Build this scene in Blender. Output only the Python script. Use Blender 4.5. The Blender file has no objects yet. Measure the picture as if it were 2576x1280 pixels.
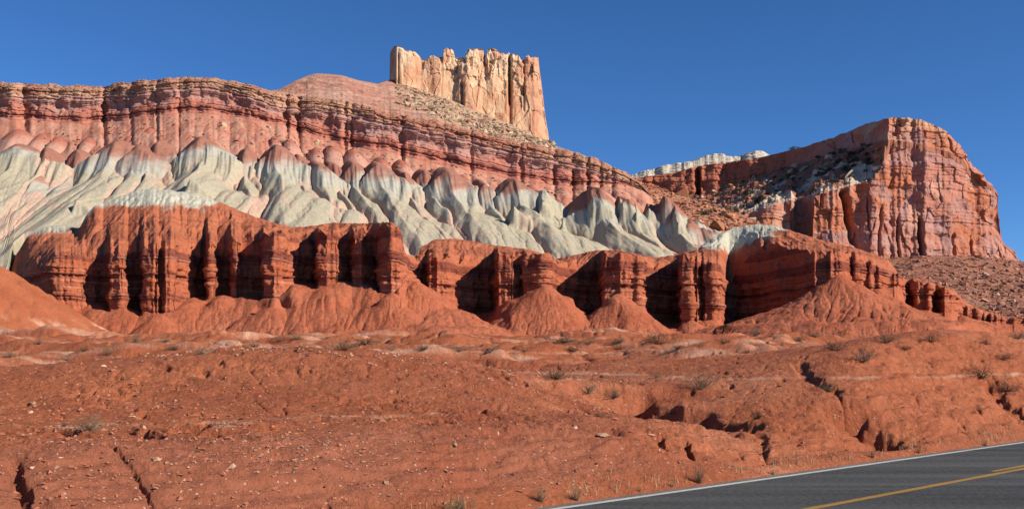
import bpy, bmesh, math, random
import numpy as np

# ------------------------------------------------------------------ camera, sky, sun
SC = bpy.context.scene
COL = SC.collection
F, CX, HY, CAMZ = 2474.0, 1288.0, 905.0, 3.0      # focal length, centre and horizon in survey units
cam_d = bpy.data.cameras.new("camera")
cam = bpy.data.objects.new("camera", cam_d); COL.objects.link(cam)
cam.location = (0, 0, CAMZ); cam.rotation_euler = (math.pi / 2, 0, 0)
cam_d.sensor_width = 36.0
cam_d.lens = 36.0 * F / 2576.0
cam_d.shift_y = (HY - 640.0) / 2576.0
cam_d.clip_start = 0.1; cam_d.clip_end = 20000
SC.camera = cam

SUN = np.array([0.80, -0.37, 0.50]); SUN = SUN / np.linalg.norm(SUN)
elev = math.asin(SUN[2]); azim = math.atan2(SUN[0], SUN[1])
w = bpy.data.worlds.new("World"); SC.world = w; w.use_nodes = True
nt = w.node_tree; nt.nodes.clear()
sky = nt.nodes.new("ShaderNodeTexSky"); sky.sky_type = 'NISHITA'; sky.sun_disc = False
sky.sun_elevation = elev; sky.sun_rotation = azim
sky.altitude = 1700; sky.air_density = 0.75; sky.dust_density = 0.0; sky.ozone_density = 8.0
bg = nt.nodes.new("ShaderNodeBackground"); bg.inputs[1].default_value = 0.098
wo = nt.nodes.new("ShaderNodeOutputWorld")
hs = nt.nodes.new("ShaderNodeHueSaturation"); hs.inputs["Saturation"].default_value = 1.07
nt.links.new(sky.outputs[0], hs.inputs["Color"]); nt.links.new(hs.outputs[0], bg.inputs[0]); nt.links.new(bg.outputs[0], wo.inputs[0])
sd = bpy.data.lights.new("sun", 'SUN'); sd.energy = 5.0; sd.angle = math.radians(0.5); sd.color = (1.0, 0.94, 0.84)
so = bpy.data.objects.new("sun", sd); COL.objects.link(so)
so.rotation_euler = (math.pi / 2 - elev, 0, math.atan2(SUN[0], -SUN[1]))
SC.view_settings.view_transform = 'Standard'; SC.view_settings.look = 'None'
SC.view_settings.exposure = 0.48; SC.view_settings.gamma = 1.0
SC.cycles.max_bounces = 4; SC.cycles.diffuse_bounces = 1

# ------------------------------------------------------------------ helpers
rng = np.random.RandomState(11)
random.seed(5)
PERM = np.tile(rng.permutation(256), 3)
ANG = rng.rand(256) * 2 * np.pi
GX, GY = np.cos(ANG), np.sin(ANG)
RV = rng.rand(4, 256)

def perlin(x, y, seed=0):
    x = np.asarray(x, float) + seed * 17.31; y = np.asarray(y, float) + seed * 9.77
    x, y = np.broadcast_arrays(x, y)
    xi = np.floor(x).astype(np.int64); yi = np.floor(y).astype(np.int64)
    xf = x - xi; yf = y - yi
    u = xf * xf * xf * (xf * (xf * 6 - 15) + 10); v = yf * yf * yf * (yf * (yf * 6 - 15) + 10)
    def g(ix, iy, dx, dy):
        h = PERM[PERM[ix & 255] + (iy & 255)]
        return GX[h] * dx + GY[h] * dy
    a = g(xi, yi, xf, yf); b = g(xi + 1, yi, xf - 1, yf)
    c = g(xi, yi + 1, xf, yf - 1); d = g(xi + 1, yi + 1, xf - 1, yf - 1)
    return 1.5 * (a + u * (b - a) + v * ((c + u * (d - c)) - (a + u * (b - a))))

def fbm(x, y, seed=0, oct=4, gain=0.5, lac=2.03):
    s = 0; a = 1
    for i in range(oct):
        s = s + a * perlin(x, y, seed + i * 3); a *= gain; x = x * lac; y = y * lac
    return s

def ridged(x, y, seed=0, oct=3, gain=0.5, lac=2.1):
    s = 0; a = 1
    for i in range(oct):
        s = s + a * (1 - 2 * np.abs(perlin(x, y, seed + i * 5))); a *= gain; x = x * lac; y = y * lac
    return s

def cells(x, y, seed=0, jit=0.9):
    """cellular pattern: nearest and second distance, two random values, offset from the cell centre"""
    x = np.asarray(x, float); y = np.asarray(y, float); x, y = np.broadcast_arrays(x, y)
    xi = np.floor(x).astype(np.int64); yi = np.floor(y).astype(np.int64)
    f1 = np.full(x.shape, 9.0); f2 = np.full(x.shape, 9.0)
    r1 = np.zeros(x.shape); r2 = np.zeros(x.shape); ox = np.zeros(x.shape); oy = np.zeros(x.shape)
    for dx in (-1, 0, 1):
        for dy in (-1, 0, 1):
            cx, cy = xi + dx, yi + dy
            h = PERM[PERM[(cx + seed * 7) & 255] + ((cy + seed * 13) & 255)]
            px = cx + 0.5 + (RV[0][h] - 0.5) * jit; py = cy + 0.5 + (RV[1][h] - 0.5) * jit
            d = np.hypot(x - px, y - py)
            m = d < f1
            f2 = np.where(m, f1, np.minimum(f2, d))
            f1 = np.where(m, d, f1); r1 = np.where(m, RV[2][h], r1); r2 = np.where(m, RV[3][h], r2)
            ox = np.where(m, x - px, ox); oy = np.where(m, y - py, oy)
    return f1, f2, r1, r2, ox, oy

def sstep(a, b, x):
    t = np.clip((x - a) / (b - a), 0, 1); return t * t * (3 - 2 * t)

def smin(a, b, k):
    h = np.clip(0.5 + 0.5 * (b - a) / k, 0, 1); return b + (a - b) * h - k * h * (1 - h)
def smax(a, b, k): return -smin(-a, -b, k)

def blur(a, n):
    k = np.hanning(2 * n + 3)[1:-1]; k /= k.sum()
    return np.convolve(np.pad(a, n, mode='edge'), k, mode='valid')

def blur2(f, n=1, passes=1):
    for _ in range(passes):
        for ax in (0, 1):
            g = np.zeros_like(f); 
            for k in range(-n, n + 1): g += np.roll(f, k, ax)
            f = g / (2 * n + 1)
    return f

def drain(X, Y, Z):
    """rain water gathered downhill over a grid of ground points: the area drained by each point"""
    nr, nc = Z.shape; idx = np.arange(nr * nc).reshape(nr, nc)
    best = np.full(Z.shape, 1e-6); rec = idx.copy()
    for dr in (-1, 0, 1):
        for dc in (-1, 0, 1):
            if dr == 0 and dc == 0: continue
            a = (slice(max(0, -dr), nr - max(0, dr)), slice(max(0, -dc), nc - max(0, dc)))
            b = (slice(max(0, dr), nr - max(0, -dr)), slice(max(0, dc), nc - max(0, -dc)))
            sl = (Z[a] - Z[b]) / (np.hypot(X[a] - X[b], Y[a] - Y[b]) + 1e-4)
            m = sl > best[a]
            best[a] = np.where(m, sl, best[a]); rec[a] = np.where(m, idx[b], rec[a])
    dx = np.abs(np.gradient(X, axis=1)); dy = np.abs(np.gradient(Y, axis=0))
    A = (dx * dy).ravel().tolist(); R_ = rec.ravel().tolist()
    for i in np.argsort(-Z.ravel(), kind='stable').tolist():
        j = R_[i]
        if j != i: A[j] += A[i]
    return np.array(A).reshape(Z.shape)

def rills(X, Y, Z, A0, A1, depth, noise=0.0, ns=1.0, seed=0, wide=2):
    """cut branching rills where the water gathers"""
    Zn = Z + (noise * fbm(X / ns, Y / ns, 400 + seed, 3) if noise else 0)
    f = np.clip(np.log(drain(X, Y, Zn) / A0 + 1e-9) / math.log(A1 / A0), 0, 1)
    g = np.maximum(f, blur2(f, 1) * 1.25); h = blur2(g, wide, 2)
    return Z - depth * (0.45 * g + 0.9 * h), np.clip(g, 0, 1)

def mixc(a, b, t):
    t = np.clip(t, 0, 1)[..., None]
    return np.asarray(a) * (1 - t) + np.asarray(b) * t

def tab(rows, px, k=1): 
    r = np.array(rows, float); return np.interp(px, r[:, 0], r[:, k])

def columns(lo, hi, step, far_lo=None, far_hi=None, coarse=24):
    c = [np.arange(lo, hi, step)]
    if far_lo is not None: c.insert(0, np.arange(far_lo, lo, coarse))
    if far_hi is not None: c.append(np.arange(hi, far_hi, coarse))
    return np.concatenate(c)

def wz(row, Y): return CAMZ + (HY - row) / F * Y
def wx(px, Y): return (px - CX) / F * Y

def tag(o, label=None, cat=None, group=None, kind=None):
    if label: o['label'] = label
    if cat: o['category'] = cat
    if group: o['group'] = group
    if kind: o['kind'] = kind
    return o

def link(name, me, mat=None, parent=None):
    o = bpy.data.objects.new(name, me); COL.objects.link(o)
    if mat: me.materials.append(mat)
    if parent: o.parent = parent
    return o

def np_mesh(name, V, Q, tint=None, smooth=True):
    V = np.ascontiguousarray(V, np.float32); Q = np.ascontiguousarray(Q, np.int32)
    me = bpy.data.meshes.new(name)
    n = Q.shape[1]
    me.vertices.add(len(V)); me.vertices.foreach_set("co", V.ravel())
    me.loops.add(Q.size); me.loops.foreach_set("vertex_index", Q.ravel())
    me.polygons.add(len(Q))
    me.polygons.foreach_set("loop_start", np.arange(0, Q.size, n, dtype=np.int32))
    me.polygons.foreach_set("loop_total", np.full(len(Q), n, np.int32))
    me.polygons.foreach_set("use_smooth", np.full(len(Q), smooth, bool))
    me.update(calc_edges=True)
    if tint is not None:
        at = me.attributes.new("tint", 'FLOAT_COLOR', 'POINT')
        c = np.ones((len(V), 4), np.float32); c[:, :3] = np.clip(tint.reshape(-1, 3), 0.001, 0.95)
        at.data.foreach_set("color", c.ravel())
    return me

def sheet(name, P, tint, mat, smooth=True):
    nr, nc = P.shape[:2]
    idx = np.arange(nr * nc).reshape(nr, nc)
    Q = np.stack([idx[:-1, :-1], idx[:-1, 1:], idx[1:, 1:], idx[1:, :-1]], -1).reshape(-1, 4)
    return link(name, np_mesh(name, P.reshape(-1, 3), Q, tint, smooth), mat)

def earth(name, var=0.25, scale=0.6, bump=0.5, bscale=1.2, bdist=0.3, rough=0.95, streak=0.0, speck=0.0, speck_scale=6.0, speck_col=(0.5, 0.36, 0.26)):
    """bare rock or soil: the surface's own colour varied by noise, with a bumpy grain"""
    m = bpy.data.materials.new(name); m.use_nodes = True
    N, L = m.node_tree.nodes, m.node_tree.links
    b = N["Principled BSDF"]; b.inputs["Roughness"].default_value = rough
    b.inputs["Specular IOR Level"].default_value = 0.12
    at = N.new("ShaderNodeAttribute"); at.attribute_name = "tint"
    geo = N.new("ShaderNodeNewGeometry")
    n1 = N.new("ShaderNodeTexNoise"); n1.inputs["Scale"].default_value = scale; n1.inputs["Detail"].default_value = 9; n1.inputs["Roughness"].default_value = 0.68
    L.new(geo.outputs["Position"], n1.inputs["Vector"])
    mr = N.new("ShaderNodeMapRange"); mr.inputs[1].default_value = 0.3; mr.inputs[2].default_value = 0.7
    mr.inputs[3].default_value = 1 - var; mr.inputs[4].default_value = 1 + var
    L.new(n1.outputs["Fac"], mr.inputs[0])
    mul = N.new("ShaderNodeMix"); mul.data_type = 'RGBA'; mul.blend_type = 'MULTIPLY'; mul.inputs[0].default_value = 1
    L.new(at.outputs["Color"], mul.inputs[6]); L.new(mr.outputs[0], mul.inputs[7])
    out = mul.outputs[2]
    if streak:
        mp = N.new("ShaderNodeMapping"); mp.inputs["Scale"].default_value = (1, 1, 0.06)
        L.new(geo.outputs["Position"], mp.inputs["Vector"])
        n3 = N.new("ShaderNodeTexNoise"); n3.inputs["Scale"].default_value = scale * 1.1; n3.inputs["Detail"].default_value = 5
        L.new(mp.outputs[0], n3.inputs["Vector"])
        m3 = N.new("ShaderNodeMapRange"); m3.inputs[1].default_value = 0.35; m3.inputs[2].default_value = 0.65
        m3.inputs[3].default_value = 1 - streak; m3.inputs[4].default_value = 1 + streak * 0.6
        L.new(n3.outputs["Fac"], m3.inputs[0])
        mu3 = N.new("ShaderNodeMix"); mu3.data_type = 'RGBA'; mu3.blend_type = 'MULTIPLY'; mu3.inputs[0].default_value = 1
        L.new(out, mu3.inputs[6]); L.new(m3.outputs[0], mu3.inputs[7]); out = mu3.outputs[2]
    if speck:
        vo = N.new("ShaderNodeTexVoronoi"); vo.inputs["Scale"].default_value = speck_scale
        L.new(geo.outputs["Position"], vo.inputs["Vector"])
        lt = N.new("ShaderNodeMath"); lt.operation = 'LESS_THAN'; lt.inputs[1].default_value = 0.22
        L.new(vo.outputs["Distance"], lt.inputs[0])
        sp = N.new("ShaderNodeSeparateColor"); L.new(vo.outputs["Color"], sp.inputs[0])
        gt = N.new("ShaderNodeMath"); gt.operation = 'GREATER_THAN'; gt.inputs[1].default_value = 1 - speck
        L.new(sp.outputs[0], gt.inputs[0])
        an = N.new("ShaderNodeMath"); an.operation = 'MULTIPLY'; L.new(lt.outputs[0], an.inputs[0]); L.new(gt.outputs[0], an.inputs[1])
        mx = N.new("ShaderNodeMix"); mx.data_type = 'RGBA'; L.new(an.outputs[0], mx.inputs[0])
        L.new(out, mx.inputs[6]); mx.inputs[7].default_value = (*speck_col, 1); out = mx.outputs[2]
    L.new(out, b.inputs["Base Color"])
    n2 = N.new("ShaderNodeTexNoise"); n2.inputs["Scale"].default_value = bscale; n2.inputs["Detail"].default_value = 10; n2.inputs["Roughness"].default_value = 0.7
    L.new(geo.outputs["Position"], n2.inputs["Vector"])
    bp = N.new("ShaderNodeBump"); bp.inputs["Strength"].default_value = bump; bp.inputs["Distance"].default_value = bdist
    L.new(n2.outputs["Fac"], bp.inputs["Height"]); L.new(bp.outputs[0], b.inputs["Normal"])
    return m

def plain(name, col, var=0.2, scale=8, rough=0.9):
    m = bpy.data.materials.new(name); m.use_nodes = True
    N, L = m.node_tree.nodes, m.node_tree.links
    b = N["Principled BSDF"]; b.inputs["Roughness"].default_value = rough; b.inputs["Specular IOR Level"].default_value = 0.15
    geo = N.new("ShaderNodeNewGeometry")
    oi = N.new("ShaderNodeObjectInfo")
    n1 = N.new("ShaderNodeTexNoise"); n1.inputs["Scale"].default_value = scale; n1.inputs["Detail"].default_value = 6
    L.new(geo.outputs["Position"], n1.inputs["Vector"])
    ad = N.new("ShaderNodeMath"); ad.operation = 'ADD'; L.new(n1.outputs["Fac"], ad.inputs[0]); L.new(oi.outputs["Random"], ad.inputs[1])
    mr = N.new("ShaderNodeMapRange"); mr.inputs[1].default_value = 0.4; mr.inputs[2].default_value = 1.6
    mr.inputs[3].default_value = 1 - var; mr.inputs[4].default_value = 1 + var; L.new(ad.outputs[0], mr.inputs[0])
    mul = N.new("ShaderNodeMix"); mul.data_type = 'RGBA'; mul.blend_type = 'MULTIPLY'; mul.inputs[0].default_value = 1
    mul.inputs[6].default_value = (*col, 1); L.new(mr.outputs[0], mul.inputs[7]); L.new(mul.outputs[2], b.inputs["Base Color"])
    return m

def facets(a, z, sc, seed, tilt=1.0):
    """broken rock faces: each joint block set back or forward and a little turned"""
    f1, f2, r1, r2, ox, oy = cells(a / sc[0] + 0.25 * perlin(a / sc[0], z / sc[1], seed), z / sc[1], seed, 0.85)
    return (r1 - 0.5) + tilt * (r2 - 0.5) * ox + tilt * (r1 * 3.7 % 1 - 0.5) * oy * 0.6, f2 - f1, r2

def layers(seed, zmin, zmax, tmin, tmax):
    """random rock beds: levels with a jutting amount, a colour value and a flag for thin pale veins"""
    r = np.random.RandomState(seed); z = zmin; lev = []; 
    while z < zmax:
        t = tmin + (tmax - tmin) * r.rand() ** 2; lev.append((z, r.rand(), r.rand())); z += t
    a = np.array(lev)
    def f(zz):
        i = np.clip(np.searchsorted(a[:, 0], zz) - 1, 0, len(a) - 2)
        top = a[i + 1, 0]; bot = a[i, 0]; fr = (zz - bot) / np.maximum(top - bot, 1e-3)
        # each bed bulges with a notch at its foot
        jut = a[i, 1] * (0.35 + 0.65 * sstep(0.0, 0.22, fr)) * (1 - 0.35 * sstep(0.75, 1.0, fr))
        return jut, a[i, 2], fr
    return f

# ------------------------------------------------------------------ ground
RD = np.array([0.743, 0.669]); RN = np.array([-0.669, 0.743]); R0 = np.array([0.82, 19.8])
def road_qs(X, Y):
    return (X - R0[0]) * RN[0] + (Y - R0[1]) * RN[1], (X - R0[0]) * RD[0] + (Y - R0[1]) * RD[1]

def seg_dist(X, Y, pts):
    """distance to a polyline given as (px, row-depth Y) points, and the running fraction along it"""
    best = np.full(np.shape(X), 1e9); fr = np.zeros(np.shape(X)); side = np.zeros(np.shape(X))
    P = [np.array((wx(p, y), y)) for p, y in pts]; n = len(P) - 1
    for i in range(n):
        a, b = P[i], P[i + 1]; d = b - a; L2 = (d ** 2).sum()
        t = np.clip(((X - a[0]) * d[0] + (Y - a[1]) * d[1]) / L2, 0, 1)
        ex, ey = X - a[0] - t * d[0], Y - a[1] - t * d[1]
        r = np.hypot(ex, ey); m = r < best
        best = np.where(m, r, best); fr = np.where(m, (i + t) / n, fr)
        side = np.where(m, np.sign(d[0] * ey - d[1] * ex), side)
    return best, fr, side

def bump2(X, Y, px, Yc, sx, sy, rot=0.0):
    x0 = wx(px, Yc); dx, dy = X - x0, Y - Yc
    c, s = math.cos(rot), math.sin(rot)
    return np.exp(-(((c * dx + s * dy) / sx) ** 2 + ((-s * dx + c * dy) / sy) ** 2))

FLAT = [(0, 1.0), (25, 1.25), (45, 1.8), (70, 2.6), (110, 4.0), (160, 5.7), (210, 7.3), (260, 8.5), (600, 12), (6000, 12)]
GULLIES = [  # polyline, half width, depth, steepness
    ([(1520, 38.0), (1580, 36.2), (1625, 34.2), (1690, 33.6), (1740, 32.6), (1790, 31.6)], 1.45, 1.6, 3.0),
    ([(1385, 44.0), (1430, 41.5), (1470, 40.5)], 0.45, 0.35, 2.0),
    ([(2120, 35.0), (2165, 33.4), (2215, 33.0), (2262, 31.6), (2290, 30.4), (2318, 29.2)], 0.85, 1.3, 3.0),
    ([(2005, 43.0), (2030, 39.5), (2075, 37.5), (2110, 36.5)], 0.28, 0.30, 2.0),
    ([(1800, 31.5), (1850, 28.0), (1930, 25.6), (1985, 24.4)], 1.1, 0.35, 1.0),
    ([(2490, 46.0), (2510, 43.0), (2560, 41.0), (2620, 39.5)], 0.5, 0.4, 2.0),
    ([(28, 16.6), (44, 15.9), (60, 15.5), (72, 14.9), (92, 14.5), (108, 14.0)], 0.10, 0.28, 2.2),
    ([(255, 17.9), (300, 17.5), (345, 16.9), (372, 16.3), (405, 16.1), (440, 15.6), (470, 15.4)], 0.05, 0.12, 2.0),
    ([(815, 18.1), (834, 17.5), (838, 17.0), (868, 16.7), (880, 16.3)], 0.05, 0.10, 2.0),
    ([(1655, 26.6), (1662, 25.9), (1670, 25.2)], 0.12, 0.22, 2.0), ([(1718, 26.9), (1728, 26.0), (1736, 25.4)], 0.12, 0.22, 2.0),
]
def ground_z(X, Y, detail=True):
    px = CX + F * X / np.maximum(Y, 1.0)
    q, s = road_qs(X, Y)
    flat = np.interp(Y, [a for a, _ in FLAT], [b for _, b in FLAT])
    wob = 0.35 * perlin(s / 6.0, q / 9.0, 31)
    top = 1.35 + 0.012 * np.clip(q, 0, 40)
    top = top + 0.25 * sstep(0, -15, s)
    hill = 1.45 * bump2(X, Y, 930, 36, 9.5, 6.0) + 0.8 * bump2(X, Y, 420, 31, 9.0, 7.0) + 0.35 * bump2(X, Y, -150, 30, 9, 8)
    right = 1.7 * bump2(X, Y, 2480, 56, 16, 12, 0.4) + 1.0 * bump2(X, Y, 2300, 43, 8, 7) + 1.2 * bump2(X, Y, 2850, 50, 16, 12)
    z = np.maximum(top, flat) + hill + right
    z = z - 0.35 * bump2(X, Y, 1650, 33, 7, 6)
    # rolling badland floor
    far = sstep(48, 75, Y)
    roll = fbm(X / 15.0, Y / 8.0, 3, 4) * 0.85 + 0.7 * np.maximum(0, ridged(X / 24.0, Y / 10.0, 8, 2)) 
    z = z + far * roll * (1 - 0.5 * sstep(150, 260, Y))
    z = z + 1.3 * bump2(X, Y, 1870, 98, 13, 6) + 0.9 * bump2(X, Y, 2250, 84, 12, 5) + 1.4 * bump2(X, Y, 2440, 72, 9, 6)
    z = z + 0.9 * bump2(X, Y, 1180, 120, 14, 5) + 0.8 * bump2(X, Y, 700, 105, 12, 5) + 1.6 * bump2(X, Y, 1600, 150, 14, 6)
    z = z + 1.2 * bump2(X, Y, 820, 170, 14, 6) + 1.2 * bump2(X, Y, 520, 150, 12, 5)
    # pale ridge and the big bare mound on the left
    rl = 2.3 * np.exp(-((Y - 182 - 4 * perlin(X / 12, 0.0, 5)) / 5.5) ** 2) * (1 - sstep(-85, -66, X)) * (0.85 + 0.25 * perlin(X / 9, 3.3, 6))
    z = z + rl
    ax, ay = wx(-85, 207), 207
    dd = np.hypot(X - ax, Y - ay); ang = np.arctan2(Y - ay, X - ax)
    cone = 26.0 - 0.66 * np.sqrt(dd ** 2 + 9) + 1.5 + 0.35 * ridged(ang * 5, dd / 30, 12, 3) * sstep(2, 12, dd)
    z = smax(z, cone, 1.2)
    if detail:
        # small rills and lumps of the near ground
        nearm = 1 - sstep(60, 110, Y)
        rgh = 0.25 + 1.1 * np.clip(0.35 + fbm(X / 6.0, Y / 4.0, 43, 3), 0, 1)
        amp = sstep(0.8, 3.0, q)
        cutm = sstep(0.8, 2.0, q) * (1 - sstep(5.0, 9.0, q))
        ws = s + 0.5 * fbm(s / 2.2, q / 2.0, 22, 3) + q * 0.30
        hill_m = bump2(X, Y, 930, 33, 12, 9)
        rr = np.clip(ridged(ws / 1.6, q / 9.0, 14, 3) - 0.55, 0, 1.2)
        pm = np.clip(perlin(s / 4, q / 3, 77) + 0.35, 0, 1)
        z = z - (0.20 * cutm + 0.17 * hill_m) * rr * amp * (0.3 + 1.2 * pm)
        z = z + amp * nearm * (0.075 * fbm(X / 1.9, Y / 1.9, 41, 3) + 0.040 * rgh * fbm(X / 0.45, Y / 0.6, 45, 3))
        vn = 1 - sstep(26, 42, Y)
        cl1 = cells(X / 0.16, Y / 0.20, 5)
        z = z + amp * vn * rgh * (0.022 * fbm(X / 0.11, Y / 0.15, 46, 3) + 0.018 * np.clip(0.42 - cl1[0], 0, 1) * (cl1[2] > 0.45) * 2)
        cl2 = cells(X / 0.42, Y / 0.55, 6)
        z = z + amp * nearm * rgh * 0.035 * np.clip(0.40 - cl2[0], 0, 1) * (cl2[2] > 0.72) * 3
        pits = np.clip(-fbm(X / 0.55, Y / 0.9, 51, 3) - 0.42, 0, 1)
        z = z - amp * nearm * 0.22 * pits * (0.3 + pm)
        z = z + (1 - nearm) * 0.14 * fbm(X / 2.4, Y / 2.4, 61, 4)
        rill = np.clip(ridged(X / 3.6 + 0.5 * fbm(X / 5, Y / 5, 9, 2), Y / 13.0, 71, 2) - 0.55, 0, 1)
        z = z - far * 0.30 * rill
    # road cut
    cut = 0.46 * (q - 0.42 + 0.6 * wob * sstep(0.4, 1.5, q)) 
    if detail:
        cl = 0.16 * np.clip(fbm(s / 1.6, q / 0.7, 91, 3), -0.5, 1) 
        cut = cut + cl * sstep(0.8, 2.2, q)
        hb = (cut + 0.05 * fbm(s / 2.5, q / 2.5, 92, 2)) / 0.17
        cut = cut + 0.055 * (sstep(0.55, 0.95, hb - np.floor(hb)) - (hb - np.floor(hb))) * 2 * np.clip(perlin(s / 2.2, q / 1.2, 93) + 0.35, 0, 1) * sstep(0.8, 1.6, q)
    z = smin(z, np.maximum(cut, -0.03), 0.55)
    for pts, hw, dep, st in GULLIES:
        d, fr, side = seg_dist(X, Y, pts)
        if detail: d = d + 0.45 * hw * fbm(X / (1.1 * hw + .1), Y / (1.1 * hw + .1), 83, 3)
        dep = dep * (0.95 + 0.28 * perlin(X / (3 * hw + .4), Y / (3 * hw + .4), 84)) if detail else dep
        prof = 0.62 * (1 - sstep(hw * (1 - 0.55 * min(st / 3, 1)), hw * 1.2, d)) + 0.38 * np.exp(-(d / (2.6 * hw)) ** 2)
        z = z - dep * prof * sstep(0, 0.12, fr) * (1 - 0.6 * sstep(0.9, 1, fr)) * sstep(0.7, 1.6, q)
    z = np.where(q < 0.40, -0.03, z)
    # thin resistant ledge lines in the cut
    return z

gx = columns(-120, 2700, 1.8, -6000, 8000, 60)
r1 = np.concatenate([np.geomspace(4, 12, 10)[:-1], 1 / np.linspace(1 / 12.0, 1 / 75.0, 620)[:-1], np.geomspace(75, 262, 300)[:-1], np.geomspace(262, 6000, 24)])
GXX = (gx[None, :] - CX) / F * r1[:, None]; GYY = np.broadcast_to(r1[:, None], GXX.shape)
GZ = ground_z(GXX, GYY)
q, s = road_qs(GXX, GYY)
dscale = np.clip(GYY / 25.0, 0.6, 9.0)
nearR = 1 - sstep(50, 75, GYY)
Af = drain(GXX, GYY, blur2(GZ, 3, 2) + 0.06 * fbm(GXX / 1.6, GYY / 1.6, 401, 3))
fr = np.clip(np.log(Af / (1.1 * dscale) + 1e-9) / math.log(60.0), 0, 1); fr = np.maximum(fr, 1.2 * blur2(fr, 1))
frw = blur2(fr, 2, 2)
lumpy = 0.35 + 0.9 * np.clip(0.4 + perlin(GXX / 5, GYY / 5, 403), 0, 1)
GZ = GZ - sstep(0.8, 1.6, q) * (0.26 * nearR + 0.5 * (1 - nearR)) * (0.5 * fr + 1.0 * frw) * lumpy * (GYY < 262)
base = np.array([0.39, 0.120, 0.052])
n_big = fbm(GXX / 9, GYY / 6, 101, 4)
tint = mixc(np.broadcast_to(base, GXX.shape + (3,)), (0.34, 0.095, 0.040), 0.5 + 0.8 * n_big)
# pale salty crusts along low crests of the flats
crest = GZ - ground_z(GXX, GYY + 3.0, False)
pale = sstep(0.0, 0.45, fbm(GXX / 26, GYY / 4.5, 131, 4)) * sstep(50, 75, GYY) * (0.6 + 0.8 * fbm(GXX / 3, GYY / 3, 133, 3)) * 1.2 * (1 - sstep(10.5, 12.0, GZ))
rp = sstep(1.4, 2.6, 3.1 * np.exp(-((GYY - 182) / 5.5) ** 2)) * (1 - sstep(-85, -66, GXX)) * (0.5 + 0.5 * fbm(GXX / 5, GYY / 5, 7, 3))
tint = mixc(tint, (0.60, 0.335, 0.215), np.clip(np.maximum(pale * 0.65, rp), 0, 0.9))
# a thin pale bed cropping out in the cut
vein = np.abs(GZ - (1.62 + 0.06 * perlin(s / 2.0, 0.5, 3) - 0.004 * s)) 
vm = (1 - sstep(0.008, 0.03, vein)) * (s < 2) * sstep(-0.15, 0.25, perlin(s / 3.0, 1.1, 66) + 0.2) * np.clip(0.45 + 0.9 * fbm(GXX / 0.5, GYY / 0.5, 67, 3), 0, 1) * (q < 14)
tint = mixc(tint, (0.60, 0.38, 0.25), vm * 0.8)
v2 = np.abs(blur2(GZ, 2) - (2.25 + 0.10 * fbm(GXX / 8, GYY / 8, 68, 2)))
v2m = (1 - sstep(0.02, 0.075, v2)) * sstep(33, 38, GYY) * (1 - sstep(60, 75, GYY)) * np.clip(0.5 + fbm(GXX / 4, GYY / 4, 69, 3), 0, 1)
v3 = np.abs(blur2(GZ, 2) - (3.6 + 0.12 * fbm(GXX / 9, GYY / 9, 70, 2)))
v3m = (1 - sstep(0.03, 0.10, v3)) * sstep(55, 62, GYY) * (1 - sstep(110, 130, GYY)) * np.clip(0.5 + fbm(GXX / 6, GYY / 6, 71, 3), 0, 1)
tint = mixc(tint, (0.52, 0.29, 0.185), np.clip(v2m + v3m, 0, 0.75))
ctm = sstep(0.8, 1.5, q) * (1 - sstep(3.8, 5.5, q)) * (1 - sstep(2, 9, s))
tint = mixc(tint, (0.345, 0.118, 0.064), ctm * 0.8)
tint = mixc(tint, (0.45, 0.142, 0.060), sstep(4.5, 6, q) * (1 - sstep(30, 36, GYY)) * (1 - sstep(-6, 0, GXX)) * np.clip(0.5 + fbm(GXX / 4, GYY / 4, 165, 3), 0, 1) * 0.7)
hm_ = bump2(GXX, GYY, 900, 34, 13, 9) * (0.6 + 0.6 * fbm(GXX / 4, GYY / 4, 161, 3))
tint = mixc(tint, (0.33, 0.10, 0.05), np.clip(hm_, 0, 1) * 0.7)
bs_ = np.clip(bump2(GXX, GYY, 1600, 40, 9, 5) + bump2(GXX, GYY, 1930, 26, 1.6, 3.5) + bump2(GXX, GYY, 1600, 30, 4, 1.5), 0, 1) * (0.5 + 0.7 * fbm(GXX / 3, GYY / 2, 163, 3))
tint = mixc(tint, (0.50, 0.185, 0.095), np.clip(bs_, 0, 1) * 0.8)
dark = sstep(0.1, 0.7, fbm(GXX / 3.5, GYY / 5.5, 151, 4)) * 0.45
tint = mixc(tint, (0.30, 0.078, 0.036), dark)
M_ground = earth("red_soil", 0.22, 2.6, 0.9, 5.0, 0.22, speck=0.14, speck_scale=8.0, speck_col=(0.56, 0.33, 0.22))
ground = sheet("ground", np.stack([GXX, GYY, GZ], -1), tint, M_ground)
tag(ground, "rust red badland ground with rills and low mounds rising to the cliffs", "ground", kind="structure")
GP = np.stack([GXX, GYY, GZ], -1)

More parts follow.
